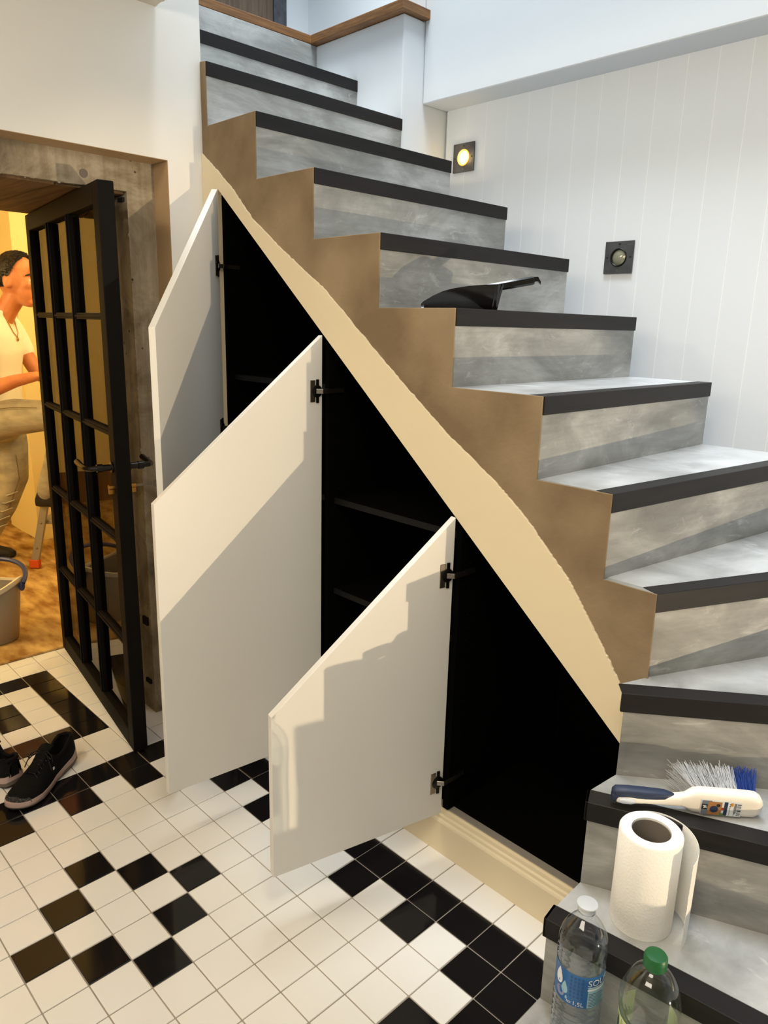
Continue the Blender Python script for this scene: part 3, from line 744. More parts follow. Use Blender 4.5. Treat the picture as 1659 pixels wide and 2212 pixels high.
def tuft(name, m, x0, x1, rows, cols, seed):
    rn = random.Random(seed); mb = MB()
    for i in range(cols):
        for j in range(rows):
            xc = x0 + (x1 - x0) * (i + 0.5) / cols; zc = -0.018 + 0.036 * (j + 0.5) / rows
            for q in range(22):
                sp = 1.0
                ex = (xc - 0.205) * 0.28 + rn.gauss(0, 0.0055); ez = zc * 0.35 + rn.gauss(0, 0.005)
                if xc < 0.158: ex -= abs(rn.gauss(0.004, 0.007))
                ln = 0.064 + rn.gauss(0, 0.003)
                bx_, bz_ = xc + rn.uniform(-.0022, .0022), zc + rn.uniform(-.0022, .0022)
                p0 = Vector((bx_, 0.012, bz_)); p1 = Vector((bx_ + ex * .45 + rn.gauss(0, .001), 0.012 + ln * .55, bz_ + ez * .45)); p2 = Vector((bx_ + ex, 0.012 + ln, max(bz_ + ez, -0.024)))
                r = 0.0005; pr = []
                for p in (p0, p1, p2):
                    pr.append([(p.x + r, p.y, p.z), (p.x - r * .5, p.y, p.z + r * .87), (p.x - r * .5, p.y, p.z - r * .87)])
                mb.loft(pr, cap=False, mtx=BM)
    o = mb.build(name, m, hb); o['kind'] = 'stuff'; return o
o = tuft('grey_bristles', M['lightgrey'], 0.150, 0.232, 5, 12, 1); o['label'] = 'light grey bristles'
o = tuft('blue_bristles', M['bluebristle'], 0.232, 0.264, 5, 5, 2); o['label'] = 'blue bristles'
# sticker on the back of the block (faces the viewer, local -y)
def sticker(name, m, x0, x1, z0, z1, lift=0.0004, parent=None):
    y = -0.0121 - lift
    return MB().box(x0, x1, y - 0.0002, y, z0, z1, BM).build(name, m, parent or hb)
lb = sticker('label_sticker', M['lwhite'], 0.160, 0.232, -0.0195, 0.0125)
sticker('label_print', M['lslate'], 0.1605, 0.178, -0.0192, 0.0122, .0006, lb)
sticker('label_print', M['ltan'], 0.172, 0.1965, -0.0192, 0.0105, .0008, lb)
sticker('label_print', M['ldark'], 0.1608, 0.1708, -0.008, 0.004, .0010, lb)
MB().lathe([(0, 0), (0.0075, 0), (0.0075, 0.0002), (0, 0.0002)], 20, BM @ Matrix.Translation((0.183, -0.0132, -0.006)) @ Matrix.Rotation(PI / 2, 4, 'X')).build('label_print', M['lnavy'], lb)
MB().lathe([(0, 0), (0.0035, 0), (0.0035, 0.0002), (0, 0.0002)], 16, BM @ Matrix.Translation((0.190, -0.0133, 0.003)) @ Matrix.Rotation(PI / 2, 4, 'X')).build('label_print', M['ldark'], lb)
mb = MB()
for (x, z, sx, sz, ang) in ((0.166, -0.0015, .0042, .0007, 0.6), (0.1665, -0.003, .003, .0006, -0.5), (0.1655, 0.0005, .003, .0006, 0.1)):
    mb.box(-sx, sx, -0.0002, 0, -sz, sz, BM @ Matrix.Translation((x, -0.0133, z)) @ Matrix.Rotation(ang, 4, 'Y'))
mb.build('label_emblem', M['lwhite'], lb)
sticker('label_print', M['lred'], 0.1965, 0.2000, -0.007, -0.001, .0010, lb)
sticker('label_print', M['lleaf'], 0.1935, 0.2000, -0.0190, -0.0135, .0012, lb)
sticker('label_print', M['lnavy'], 0.2005, 0.2068, -0.0188, 0.0118, .0008, lb)
sticker('label_print', M['lorange'], 0.2125, 0.2165, 0.003, 0.0105, .0008, lb)
mb = MB()
for k in range(8): mb.box(0.2235, 0.2305, -0.0133, -0.0131, -0.017 + k * 0.0034 + (k % 3) * .0004, -0.017 + k * 0.0034 + 0.0012 + 0.0008 * (k % 2), BM)
for k in range(4): mb.box(0.2185 + k * 0.0011, 0.2190 + k * 0.0011, -0.0133, -0.0131, -0.017 + .002 * k, 0.010, BM)
for k in range(6): mb.box(0.2105, 0.2110 + .0002 * k, -0.0133, -0.0131, -0.018 + k * 0.0048, -0.0152 + k * 0.0048, BM)
mb.build('label_barcode', M['ldark'], lb)

# ------------------------------------------------------------------ kitchen roll
zt2 = 2 * H + 0.0012
rc = Vector((0.306, -0.118, 2 * H + 0.0006))
kr = thing('kitchen_roll', 'white kitchen paper roll with its loose end hanging, standing on a step', 'paper roll', rc)
RM = Matrix.Translation(rc)
RH = 0.192; ro = 0.0555; ri = 0.0345
MB().lathe([(ri, 0.0), (ro - .001, 0.0), (ro, 0.002), (ro, RH - .003), (ro - .002, RH), (ri, RH), (ri, 0.0)], 64, RM, cap=False).build('paper', M['paper'], kr, smooth=True)
MB().lathe([(ri - .0012, 0.001), (ri, 0.001), (ri, RH - .004), (ri - .0012, RH - .004), (ri - .0012, 0.001)], 48, RM, cap=False).build('cardboard_core', M['card'], kr, smooth=True)
# loose sheet: leaves the roll behind, loops round the right side
vd = math.atan2(0.717, 0.696)          # camera's right
sh = []; rn = random.Random(5); ns = 30
for i in range(ns + 1):
    t = i / ns; ang = vd + math.radians(95) - math.radians(152) * t
    r = ro + 0.0008 + 0.030 * (t ** 0.9)
    sh.append((rc.x + r * cos(ang), rc.y + r * sin(ang), ang))
nz = 40; vs = []; fs = []
for s_ in (0.0, 0.0006):
    for i, (x, y, ang) in enumerate(sh):
        for j in range(nz + 1):
            z = rc.z + 0.0035 + (RH - 0.0075 - 0.012 * (i / ns) ** 3) * j / nz
            jag = rn.uniform(0, 0.0016) if i == ns else 0
            vs.append((x - jag * sin(ang) * 1 + s_ * cos(ang), y + jag * cos(ang) + s_ * sin(ang), z))
L = (ns + 1) * (nz + 1)
for i in range(ns):
    for j in range(nz):
        a = i * (nz + 1) + j; fs += [(a, a + 1, a + nz + 2, a + nz + 1), (L + a, L + a + nz + 1, L + a + nz + 2, L + a + 1)]
for i in range(ns):
    a = i * (nz + 1); b = a + nz; fs += [(a, a + nz + 1, L + a + nz + 1, L + a), (b, L + b, L + b + nz + 1, b + nz + 1)]
for j in range(nz):
    a = ns * (nz + 1) + j; fs.append((a, a + 1, L + a + 1, L + a))
MB().add(vs, fs).build('loose_sheet', M['paper'], kr, smooth=True)

# ------------------------------------------------------------------ bottles
zt1 = H
def curved(vs, fs, R0, ang0, z0, mtx):
    """wrap flat geometry (x along the girth, y up) round a cylinder"""
    out = []
    for p in vs:
        a = ang0 + p[0] / R0; out.append((R0 * cos(a), R0 * sin(a), z0 + p[1]))
    return MB().add(out, fs, mtx)
def patch(R0, a0, a1, z0, z1, mtx, n=24):
    vs = []; fs = []
    for i in range(n + 1):
        a = a0 + (a1 - a0) * i / n
        for z in (z0, z1): vs.append((R0 * cos(a), R0 * sin(a), z))
    for i in range(n): fs.append((2 * i, 2 * i + 2, 2 * i + 3, 2 * i + 1))
    return MB().add(vs, fs, mtx)
def drop(cx_, cz, w_, h_, n=18):
    vs = []
    for k in range(n):
        t = 2 * PI * k / n; vs.append((cx_ + w_ * sin(t) * (0.5 - 0.5 * cos(t)) ** 0.6, cz + h_ * cos(t) * 1.0, 0))
    return vs, [list(range(n))]

b1 = Vector((0.286, -0.291, zt1))
wb = thing('water_bottle', 'clear water bottle with white cap and blue label on the lowest step', 'bottle', b1)
m1 = Matrix.Translation(b1)
cv = math.atan2(-1.278 - b1.y, 0.777 - b1.x)      # direction towards the viewer
prof = [(0.0, 0.004), (0.030, 0.002), (0.039, 0.006), (0.0415, 0.014)]
for k in range(9):
    z = 0.022 + k * 0.0125; prof += [(0.0415, z), (0.0395, z + 0.004), (0.0415, z + 0.008)]
prof += [(0.0412, 0.132), (0.0400, 0.136), (0.0400, 0.200), (0.0412, 0.204)]
for k in range(2):
    z = 0.210 + k * 0.011; prof += [(0.0415, z), (0.0402, z + 0.004), (0.0415, z + 0.008)]
prof += [(0.0415, 0.234), (0.0405, 0.246), (0.0370, 0.258), (0.0310, 0.269), (0.0230, 0.280), (0.0160, 0.288), (0.0132, 0.292), (0.0132, 0.298), (0.0155, 0.299), (0.0155, 0.301), (0.0128, 0.302), (0.0128, 0.308)]
MB().lathe(prof, 48, m1, cap=False).build('bottle_body', M['pet'], wb, smooth=True, angle=70)
wl = 0.232
wp = [(0.0, 0.006)] + [(r - 0.0012, z) for r, z in prof[1:] if z < wl] + [(0.0403, wl), (0.0, wl)]
MB().lathe(wp, 40, m1, cap=False).build('water', M['water'], wb, smooth=True, angle=40)
MB().lathe([(0.0, 0.3135), (0.0150, 0.3135), (0.0172, 0.3125), (0.0174, 0.3105), (0.0158, 0.3095), (0.0150, 0.304), (0.0152, 0.301), (0.0130, 0.301)], 40, m1, cap=False).build('cap', M['capw'], wb, smooth=True, angle=30)
R1 = 0.0407
lab = patch(R1, cv - 2.2, cv + 1.55, 0.136, 0.200, m1, 40).build('label', M['lblue'], wb, smooth=True)
patch(R1 + .0002, cv + 0.42, cv + 1.5, 0.137, 0.178, m1).build('label_panel', M['lpale'], lab, smooth=True)
for (cx_, cz, w_, h_, mm) in ((-0.0365, 0.181, 0.0105, 0.0165, 'lwhite'), (-0.0235, 0.166, 0.0085, 0.0125, 'lpale'), (-0.019, 0.148, 0.003, 0.004, 'lpale')):
    vs, fs = drop(cx_, cz, w_, h_); curved(vs, fs, R1 + .0004, cv, 0.0, m1).build('label_drop', M[mm], lab)
vs = [(-0.032 + 0.009 * cos(2 * PI * k / 24), 0.152 + 0.0095 * sin(2 * PI * k / 24), 0) for k in range(24)]
curved(vs, [list(range(24))], R1 + .00035, cv, 0, m1).build('label_badge', M['llilac'], lab)
def words(body, size, x, z, R0, mtx, par, m, parang=None):
    vs, fs = text_geo(body, size); vs = [(v.x + x, v.y, 0) for v in vs]
    curved(vs, fs, R0 + .0005, cv if parang is None else parang, z, mtx).build('label_lettering', M[m], par)
words('SOURCE', 0.0175, 0.0155, 0.1815, R1, m1, lab, 'lwhite')
words('1,5L', 0.0115, -0.008, 0.1395, R1, m1, lab, 'lwhite')
mb = MB()
def bars(mb, items, R0, mtx, ang):
    for (x0, x1, z0, z1) in items:
        vs = []; fs = []; n = max(2, int((x1 - x0) / .002))
        for i in range(n + 1):
            a = ang + (x0 + (x1 - x0) * i / n) / R0
            for z in (z0, z1): vs.append((R0 * cos(a), R0 * sin(a), z))
        for i in range(n): fs.append((2 * i, 2 * i + 2, 2 * i + 3, 2 * i + 1))
        mb.add(vs, fs, mtx)
bars(mb, [(0.019, 0.053 - 0.004 * (k % 3), 0.140 + 0.0032 * k, 0.1410 + 0.0032 * k) for k in range(9)], R1 + .0005, m1, cv)
mb.build('label_small_print', M['lnavy'], lab)
for it in [(0.016, 0.055, 0.1725, 0.1760), (0.016, 0.055, 0.1785, 0.1795), (-0.018, -0.010, 0.1405, 0.1415), (-0.018, -0.010, 0.143, 0.144)]:
    mb = MB(); bars(mb, [it], R1 + .0006, m1, cv); mb.build('label_rule', M['lwhite'], lab)
mb = MB()
bars(mb, [(-0.014 + 0.0065 * (k % 4), -0.0105 + 0.0065 * (k % 4), 0.154 + 0.0075 * (k // 4), 0.1585 + 0.0075 * (k // 4)) for k in range(24)], R1 + .0003, m1, cv)
mb.build('label_pattern', M['lblue2'], lab)

b2 = Vector((0.409, -0.290, zt1))
gb = thing('juice_bottle', 'clear bottle with green cap and pale green label on the lowest step', 'bottle', b2)
m2 = Matrix.Translation(b2); cv2 = math.atan2(-1.278 - b2.y, 0.777 - b2.x)
p2 = [(0.0, 0.004), (0.034, 0.002), (0.043, 0.006), (0.046, 0.016), (0.046, 0.070), (0.0445, 0.074), (0.0445, 0.182), (0.046, 0.187), (0.0475, 0.195), (0.0478, 0.206), (0.0470, 0.218), (0.0440, 0.232), (0.0385, 0.246), (0.0310, 0.258), (0.0230, 0.267), (0.0165, 0.272), (0.0150, 0.275), (0.0175, 0.2755), (0.0175, 0.278), (0.0140, 0.279), (0.014, 0.290)]
MB().lathe(p2, 48, m2, cap=False).build('bottle_body', M['petg'], gb, smooth=True, angle=70)
MB().lathe([(0, 0.006), (0.030, 0.004), (0.042, 0.008), (0.0448, 0.018), (0.0448, 0.072), (0.0433, 0.076), (0.0433, 0.120), (0, 0.120)], 40, m2, cap=False).build('water', M['water'], gb, smooth=True, angle=40)
cpg = [(0.0, 0.298), (0.0150, 0.298), (0.0168, 0.2965), (0.0175, 0.294)]
n = 60; rings = []
for r, z in [(0.0, .2985), (0.012, .2985), (0.0160, .2975), (0.0178, .2945), (0.0182, .2840), (0.0178, .2835), (0.0182, .2815), (0.0180, .2765), (0.014, .2765)]:
    rings.append([(r * (1 + (0.012 if (j % 2 and 0.283 < z < 0.296) else 0)) * cos(2 * PI * j / n), r * (1 + (0.012 if (j % 2 and 0.283 < z < 0.296) else 0)) * sin(2 * PI * j / n), z) for j in range(n)])
MB().loft(rings, cap=False, mtx=m2).build('cap', M['capg'], gb, smooth=True, angle=40)
R2 = 0.0453
l2 = patch(R2, cv2 - 2.6, cv2 + 2.4, 0.076, 0.181, m2, 60).build('label', M['lgreen'], gb, smooth=True)
words('NOS ENGA', 0.0095, -0.011, 0.1665, R2, m2, l2, 'ldark', cv2)
mb = MB(); bars(mb, [(-0.017, 0.030, 0.151, 0.163)], R2 + .0004, m2, cv2); mb.build('label_band', M['ldark'], l2)
for cx_, w_, mm in ((-0.054, 0.006, 'lnavy'), (-0.060, 0.004, 'lleaf')):
    vs, fs = drop(cx_, 0.162, w_, 0.018); curved(vs, fs, R2 + .0004, cv2, 0, m2).build('label_leaf', M[mm], l2)
mb = MB()
for k in range(5):
    bars(mb, [(-0.044 + 0.0028 * k, -0.0432 + 0.0028 * k, 0.162 - .003 * k, 0.178 - .004 * k)], R2 + .0004, m2, cv2)
mb.build('label_scribble', M['lleaf'], l2)

# ------------------------------------------------------------------ running shoes
def shoe(heel, toe, label, gap):
    heel = Vector((*heel, 0)); toe = Vector((*toe, 0)); d = (toe - heel); L = d.length; d.normalize(); s_ = Vector((-d.y, d.x, 0))
    mtx = Matrix(((d.x, s_.x, 0, heel.x), (d.y, s_.y, 0, heel.y), (0, 0, 1, 0), (0, 0, 0, 1)))
    t = thing('running_shoe', label, 'shoe', tuple((heel + toe) / 2), 'pair of black running shoes on the tiles')
    def half(tt):   # half width of the footprint
        pts = [(0, .018), (.03, .028), (.1, .034), (.25, .034), (.42, .034), (.6, .044), (.74, .049), (.86, .044), (.94, .031), (.985, .016), (1, .004)]
        for (a, b), (c, e) in zip(pts[:-1], pts[1:]):
            if a <= tt <= c: return b + (e - b) * (tt - a) / (c - a)
        return .004
    def lift(tt): return 0.014 * max(0, (tt - .72) / .28) ** 2 + 0.007 * max(0, (0.12 - tt) / .12) ** 2
    ts = [0, .015, .04, .08, .13, .2, .28, .36, .42, .46, .5, .56, .62, .68, .74, .8, .86, .91, .95, .98, 1]
    def band(z0, z1, ex, mat_, name, wav=0.0):
        rings = []
        for tt in ts:
            h = half(tt) + ex; a = lift(tt); w1 = z1(tt) if callable(z1) else z1; w0 = z0(tt) if callable(z0) else z0
            x = tt * L + (ex if tt > .9 else (-ex if tt < .05 else 0))
            rings.append([(x, -h * .93, w0 + a), (x, h * .93, w0 + a), (x, h * 1.0, (w0 + w1) / 2 + a), (x, h * .96, w1 + a), (x, -h * .96, w1 + a), (x, -h * 1.0, (w0 + w1) / 2 + a)])
        return MB().loft(rings, mtx=mtx).build(name, mat_, t, smooth=True, angle=50)
    mid = lambda tt: 0.031 - 0.010 * tt + (0.010 * max(0, 1 - tt / .15)) + 0.004 * sin(9 * tt)
    band(0.0, 0.008, 0.0, M['outsole'], 'outsole')
    band(lambda tt: 0.008, mid, 0.004, M['midsole'], 'midsole')
    band(lambda tt: 0.007, lambda tt: 0.020 if tt < .3 else 0.010, 0.0046, M['heelgrey'], 'sole_band')
    # upper
    def top(tt):
        pts = [(0, .088), (.04, .098), (.1, .094), (.2, .076), (.3, .070), (.4, .078), (.44, .098), (.5, .094), (.6, .078), (.7, .064), (.8, .054), (.9, .046), (.96, .038), (1, .028)]
        for (a, b), (c, e) in zip(pts[:-1], pts[1:]):
            if a <= tt <= c: return b + (e - b) * (tt - a) / (c - a)
        return .03
    rings = []; n = 21
    for tt in ts:
        h = half(tt) * 1.0; b = mid(tt) - .004 + lift(tt); z1 = top(tt); x = tt * L + (-0.006 if tt < .02 else 0); row = []
        for k in range(n):
            q = k / (n - 1) * 2 - 1; aq = abs(q)
            if 0.03 < tt < 0.43:      # open collar
                if aq > 0.45:
                    f = (1 - aq) / .55; y = h * (1 - 0.28 * f ** 1.6); z = b + (z1 - b) * (f ** 0.85)
                elif aq > 0.28: y = h * .60; z = z1 - 0.012
                else: y = h * 0.5 * aq / .28; z = b + 0.006
                if 0.28 < aq <= 0.45: y = h * (0.62 + 0.1 * (aq - .28) / .17); z = z1 - 0.02 * (0.45 - aq) / .17
            else:
                f = (1 - aq); y = h * (1 - f ** 2.2) if f < 1 else 0; z = b + (z1 - b) * (1 - (1 - f) ** 2.4)
                y = h * math.sin(aq * PI / 2) ** 0.8; z = b + (z1 - b) * (math.cos(aq * PI / 2) ** 0.75 if aq < 1 else 0)
            row.append((x, math.copysign(y, q), z))
        rings.append(row)
    up_ = MB().loft(rings, cap=False, closed=False, mtx=mtx)
    up_.build('upper', M['shoefabric'], t, smooth=True, angle=70)
    # inner lining floor
    MB().loft([[(tt * L, -half(tt) * .85, 0.040), (tt * L, half(tt) * .85, 0.040)] for tt in ts[:10]], cap=False, closed=False, mtx=mtx).build('insole', M['hole'], t)
    # collar padding and heel tab
    col = []
    for k in range(17):
        a = PI * 0.5 + PI * k / 16; tt = 0.2 + 0.2 * (1 + cos(a)) * 0; 
    path = []
    for tt in [.43, .36, .28, .2, .12, .06, .025]: path.append((tt * L, half(tt) * .70, top(tt)))
    path += [(0.0, 0.008, top(0.02) + .004), (0.0, -0.008, top(0.02) + .004)]
    for tt in [.025, .06, .12, .2, .28, .36, .43]: path.append((tt * L, -half(tt) * .70, top(tt)))
    MB().tube(path, 0.0055, 8, mtx=mtx).build('collar', M['shoefabric'], t, smooth=True)
    MB().loft([[(-0.004 - .001 * k, y, 0.040 + 0.019 * k) for y in (-.014 + .002 * k, .014 - .002 * k)] for k in range(4)] , cap=False, closed=False, mtx=mtx).build('heel_tab', M['shoefabric'], t, smooth=True)
    # tongue
    rg = []
    for k in range(8):
        tt = .40 + .26 * k / 7; z = [.122, .116, .108, .1, .094, .089, .084, .079][k]; w_ = .020 - .0006 * k
        x = tt * L - (0.012 if k == 0 else 0)
        rg.append([(x, -w_, z - .004), (x, 0, z + .003), (x, w_, z - .004), (x, w_, z - .009), (x, 0, z - .003), (x, -w_, z - .009)])
    MB().loft(rg, mtx=mtx).build('tongue', M['shoefabric'], t, smooth=True)
    # toe guard
    rg = []
    for tt in (.88, .92, .96, .99, 1.0):
        h = half(tt) + .0035; zb_ = mid(tt) + lift(tt) - .006; zz = top(tt) + .002
        rg.append([(tt * L + .002, h * math.sin(q), zb_ + (zz - zb_) * max(0, cos(q)) ** .75 * .85) for q in [-PI / 2 + PI * k / 12 for k in range(13)]])
    MB().loft(rg, cap=False, closed=False, mtx=mtx).build('toe_guard', M['shoegrey'], t, smooth=True)
    lc = MB()
    for k in range(5):
        tt = .47 + .045 * k; z = top(tt) + .004; w_ = .021 + .001 * k
        lc.tube([(tt * L, -w_, z - .013), (tt * L + .004, -w_ * .5, z - .001), (tt * L + .006, 0, z + .001), (tt * L + .004, w_ * .5, z - .001), (tt * L + .008, w_, z - .013)], 0.0022, 6, mtx=mtx)
    for sg in (-1, 1):
        lc.tube([(.455 * L, 0, .108), (.45 * L, sg * .016, .113), (.47 * L, sg * .034, .104), (.50 * L, sg * .043, .088), (.49 * L, sg * .034, .094), (.470 * L, sg * .016, .106), (.458 * L, 0, .107)], 0.0019, 6, mtx=mtx)
        lc.tube([(.455 * L, 0, .108), (.49 * L, sg * .022, .106), (.53 * L, sg * .038, .088), (.55 * L, sg * .046, .066)], 0.0019, 6, mtx=mtx)
    lc.build('laces', M['blackplastic'], t, smooth=True)
    MB().box(.47 * L, .492 * L, .0395, .0415, .058, .066, mtx).build('reflective_tab', M['lwhite'], t)
    return t
shoe((-1.492, -0.486), (-1.325, -0.722), 'black running shoe with its toe pointing at the viewer', 0)
shoe((-1.458, -0.668), (-1.715, -0.735), 'black running shoe seen from behind, half out of frame', 0)

# ------------------------------------------------------------------ mop bucket
bc = Vector((-2.665, -0.375, 0.008))
bk_ = thing('mop_bucket', 'grey mop bucket with pale rim and blue handle on the carpet', 'bucket', bc)
fa = math.atan2(0.717, 0.696)
def oval(rx, ry, z, n=56, wave=0.0):
    out = []
    for j in range(n):
        a = 2 * PI * j / n; x, y = rx * cos(a), ry * sin(a)
        out.append((bc.x + x * cos(fa) - y * sin(fa), bc.y + x * sin(fa) + y * cos(fa), bc.z + z + wave * (abs(cos(a)) ** 3)))
    return out
MB().loft([oval(.118, .095, 0.0), oval(.123, .10, .004), oval(.150, .118, .215, wave=0.03), oval(.152, .120, .240, wave=.045)], cap=False).loft([oval(.148, .116, .240, wave=.045), oval(.146, .114, .215, wave=.03), oval(.119, .096, .006)], cap=False).loft([oval(.118, .095, 0.0), oval(.05, .04, 0.0)], cap=False).loft([oval(.119, .096, 0.006), oval(.002, .002, 0.006)]).build('tub', M['bucket'], bk_, smooth=True, angle=50)
MB().loft([oval(.146, .114, .240, wave=.045), oval(.148, .116, .249, wave=.046), oval(.158, .126, .249, wave=.046), oval(.161, .129, .240, wave=.045), oval(.158, .126, .228, wave=.045), oval(.152, .120, .232, wave=.045), oval(.146, .114, .240, wave=.045)], cap=False).build('rim', M['bucketrim'], bk_, smooth=True)
hp = []
for k in range(25):
    a = PI * k / 24
    x, y = .172 * cos(a), .150 * sin(a)
    hp.append((bc.x + x * cos(fa) - y * sin(fa), bc.y + x * sin(fa) + y * cos(fa), bc.z + .268 + 0.062 * sin(a) ** .8))
MB().tube(hp, 0.0105, 10).build('carry_handle', M['handleblue'], bk_, smooth=True)
for sg in (1, -1):
    q = (bc.x + sg * .166 * cos(fa), bc.y + sg * .166 * sin(fa), bc.z + .255)
    MB().ball(q, (.014, .014, .022), 14, 8).build('handle_hinge', M['handleblue'], bk_, smooth=True)

# ------------------------------------------------------------------ step ladder
F = Vector((0.696, 0.717, 0)).normalized(); RT = Vector((0.717, -0.696, 0)).normalized()
lo = Vector((-3.54, 0.135, 0.01))
LM = Matrix(((F.x, -RT.x, 0, lo.x), (F.y, -RT.y, 0, lo.y), (0, 0, 1, lo.z), (0, 0, 0, 1)))   # local x: climbing direction, y: away from viewer
lad = thing('step_ladder', 'small aluminium step ladder with orange feet under the person', 'ladder', lo)
for y in (0.0, 0.36):
    MB().loft([[(0.0 - .022, y - .011, .03), (.022, y - .011, .03), (.022, y + .011, .03), (-.022, y + .011, .03)], [(0.26 - .02, y - .011 + (.04 if y == 0 else -.04), 1.15), (0.26 + .02, y - .011 + (.04 if y == 0 else -.04), 1.15), (0.26 + .02, y + .011 + (.04 if y == 0 else -.04), 1.15), (0.26 - .02, y + .011 + (.04 if y == 0 else -.04), 1.15)]], mtx=LM).build('rail', M['alu'], lad, bevel=.002)
    MB().loft([[(.56, y - .009, .03), (.59, y - .009, .03), (.59, y + .009, .03), (.56, y + .009, .03)], [(0.29, y - .009 + (.04 if y == 0 else -.04), 1.13), (0.32, y - .009 + (.04 if y == 0 else -.04), 1.13), (0.32, y + .009 + (.04 if y == 0 else -.04), 1.13), (0.29, y + .009 + (.04 if y == 0 else -.04), 1.13)]], mtx=LM).build('back_leg', M['alu'], lad, bevel=.002)
    for x in (0.0, .575):
        MB().box(x - .028, x + .028, y - .017, y + .017, 0.0, .05, LM).build('rubber_foot', M['orange'], lad, bevel=.004)
for k, z in enumerate((0.27, 0.54, 0.81, 1.08)):
    x = 0.26 * (z - .03) / 1.12; iy = .04 * (z - .03) / 1.12
    MB().box(x - .02, x + .075, iy + .011, .36 - iy - .011, z - .012, z + .012, LM).build('tread', M['alu'], lad, bevel=.003)
for z in (0.12, 0.27, 0.54, 0.81):
    x = 0.26 * (z - .03) / 1.12; iy = .04 * (z - .03) / 1.12
    MB().ball((x, iy - .011, z), .007, 10, 6, LM).build('rivet', M['nickel'], lad, smooth=True)

# ------------------------------------------------------------------ person on the ladder
po = Vector((-3.80, 0.0, 0.008))
per = thing('person', 'person in white T-shirt and pale jeans with one foot on the ladder', 'person', po)
PM = Matrix(((F.x, RT.x, 0, po.x), (F.y, RT.y, 0, po.y), (0, 0, 1, po.z), (0, 0, 0, 1)))   # local x: facing, y: towards the viewer (right side), z up
def limb(mb, pts, n=14):
    """tapering limb: pts are (x, y, z, radius)"""
    mb.tube([p[:3] for p in pts], [p[3] for p in pts], n, mtx=PM)
    for p in pts: mb.ball(p[:3], p[3] * .985, n, 8, PM)
body = MB()
hx, hz = 0.292, 1.600     # head centre
PH = PM @ Matrix.Translation((hx, 0, hz)) @ Matrix.Scale(1.09, 4) @ Matrix.Translation((-hx, 0, -hz))
body.ball((hx - .012, 0, hz + .025), (.098, .076, .108), 24, 16, PH)
body.ball((hx + .030, 0, hz - .035), (.062, .060, .085), 20, 12, PH)
body.ball((hx + .045, 0, hz - .095), (.040, .040, .028), 16, 10, PH)          # chin
body.ball((hx + .078, 0, hz + .045), (.018, .050, .030), 14, 8, PH)           # brow
body.loft([[(hx + .082, -.009, hz + .03), (hx + .082, .009, hz + .03), (hx + .094, 0, hz + .03)], [(hx + .080, -.017, hz - .028), (hx + .080, .017, hz - .028), (hx + .118, 0, hz - .022)], [(hx + .076, -.014, hz - .040), (hx + .076, .014, hz - .040), (hx + .098, 0, hz - .038)]], mtx=PH)
body.ball((hx + .105, 0, hz - .026), (.014, .013, .011), 12, 8, PH)
body.ball((hx + .086, 0, hz - .062), (.014, .024, .010), 12, 8, PH)           # lips
for sg in (-1, 1):
    body.ball((hx - .026, sg * .077, hz - .004), (.021, .011, .034), 12, 10, PH)  # ears
    body.ball((hx + .055, sg * .042, hz - .015), (.028, .022, .026), 12, 8, PH)  # cheekbones
limb(body, [(hx - .025, 0, hz - .07, .056), (hx - .075, 0, hz - .14, .056), (hx - .125, 0, hz - .21, .062)])
# trunk
def ring(z, x, rx, ry, n=28): return [(x + rx * math.copysign(abs(cos(2 * PI * k / n)) ** .85, cos(2 * PI * k / n)), ry * math.copysign(abs(sin(2 * PI * k / n)) ** .85, sin(2 * PI * k / n)), z) for k in range(n)]
TR = [(.80, .075, .105, .155), (.86, .08, .112, .160), (.93, .09, .102, .150), (1.02, .105, .092, .138), (1.12, .118, .098, .144), (1.22, .130, .106, .158), (1.31, .132, .104, .172), (1.375, .128, .088, .180), (1.42, .135, .068, .135), (1.45, .150, .055, .075)]
body.loft([ring(*t) for t in TR], mtx=PM)
def hand(mb, wrist, d, side):
    d = Vector(d).normalized(); pal = Vector((0, 0, 1)); sd = d.cross(pal).normalized(); w = Vector(wrist)
    mb.ball(w + d * .045, (.048, .036, .016), 14, 8, PM)
    for k, ln in enumerate((.072, .082, .076, .060)):
        b = w + d * .075 + sd * (-.030 + .020 * k)
        p1 = b + d * ln * .45 - pal * .006; p2 = p1 + d * ln * .3 - pal * .014; p3 = p2 + d * ln * .2 - pal * .018
        limb(mb, [(*b, .0095), (*p1, .009), (*p2, .0085), (*p3, .0075)], 8)
    b = w + d * .025 - sd * .034 * 1; p1 = b + d * .03 - sd * .018 - pal * .006; p2 = p1 + d * .028 - sd * .004 - pal * .008
    limb(mb, [(*b, .012), (*p1, .0105), (*p2, .009)], 8)
# right arm (near), left arm (far)
limb(body, [(.118, .185, 1.375, .060), (.122, .225, 1.25, .050), (.128, .245, 1.12, .045), (.135, .25, 1.035, .043), (.21, .235, 1.042, .045), (.32, .20, 1.085, .034), (.42, .17, 1.11, .026)])
hand(body, (.42, .17, 1.11), (.93, -.3, .1), 1)
limb(body, [(.115, -.185, 1.375, .058), (.170, -.215, 1.24, .047), (.232, -.22, 1.12, .041), (.265, -.22, 1.085, .041), (.38, -.20, 1.10, .038), (.48, -.15, 1.13, .030), (.54, -.12, 1.15, .025)])
hand(body, (.54, -.12, 1.15), (.93, .3, .1), -1)
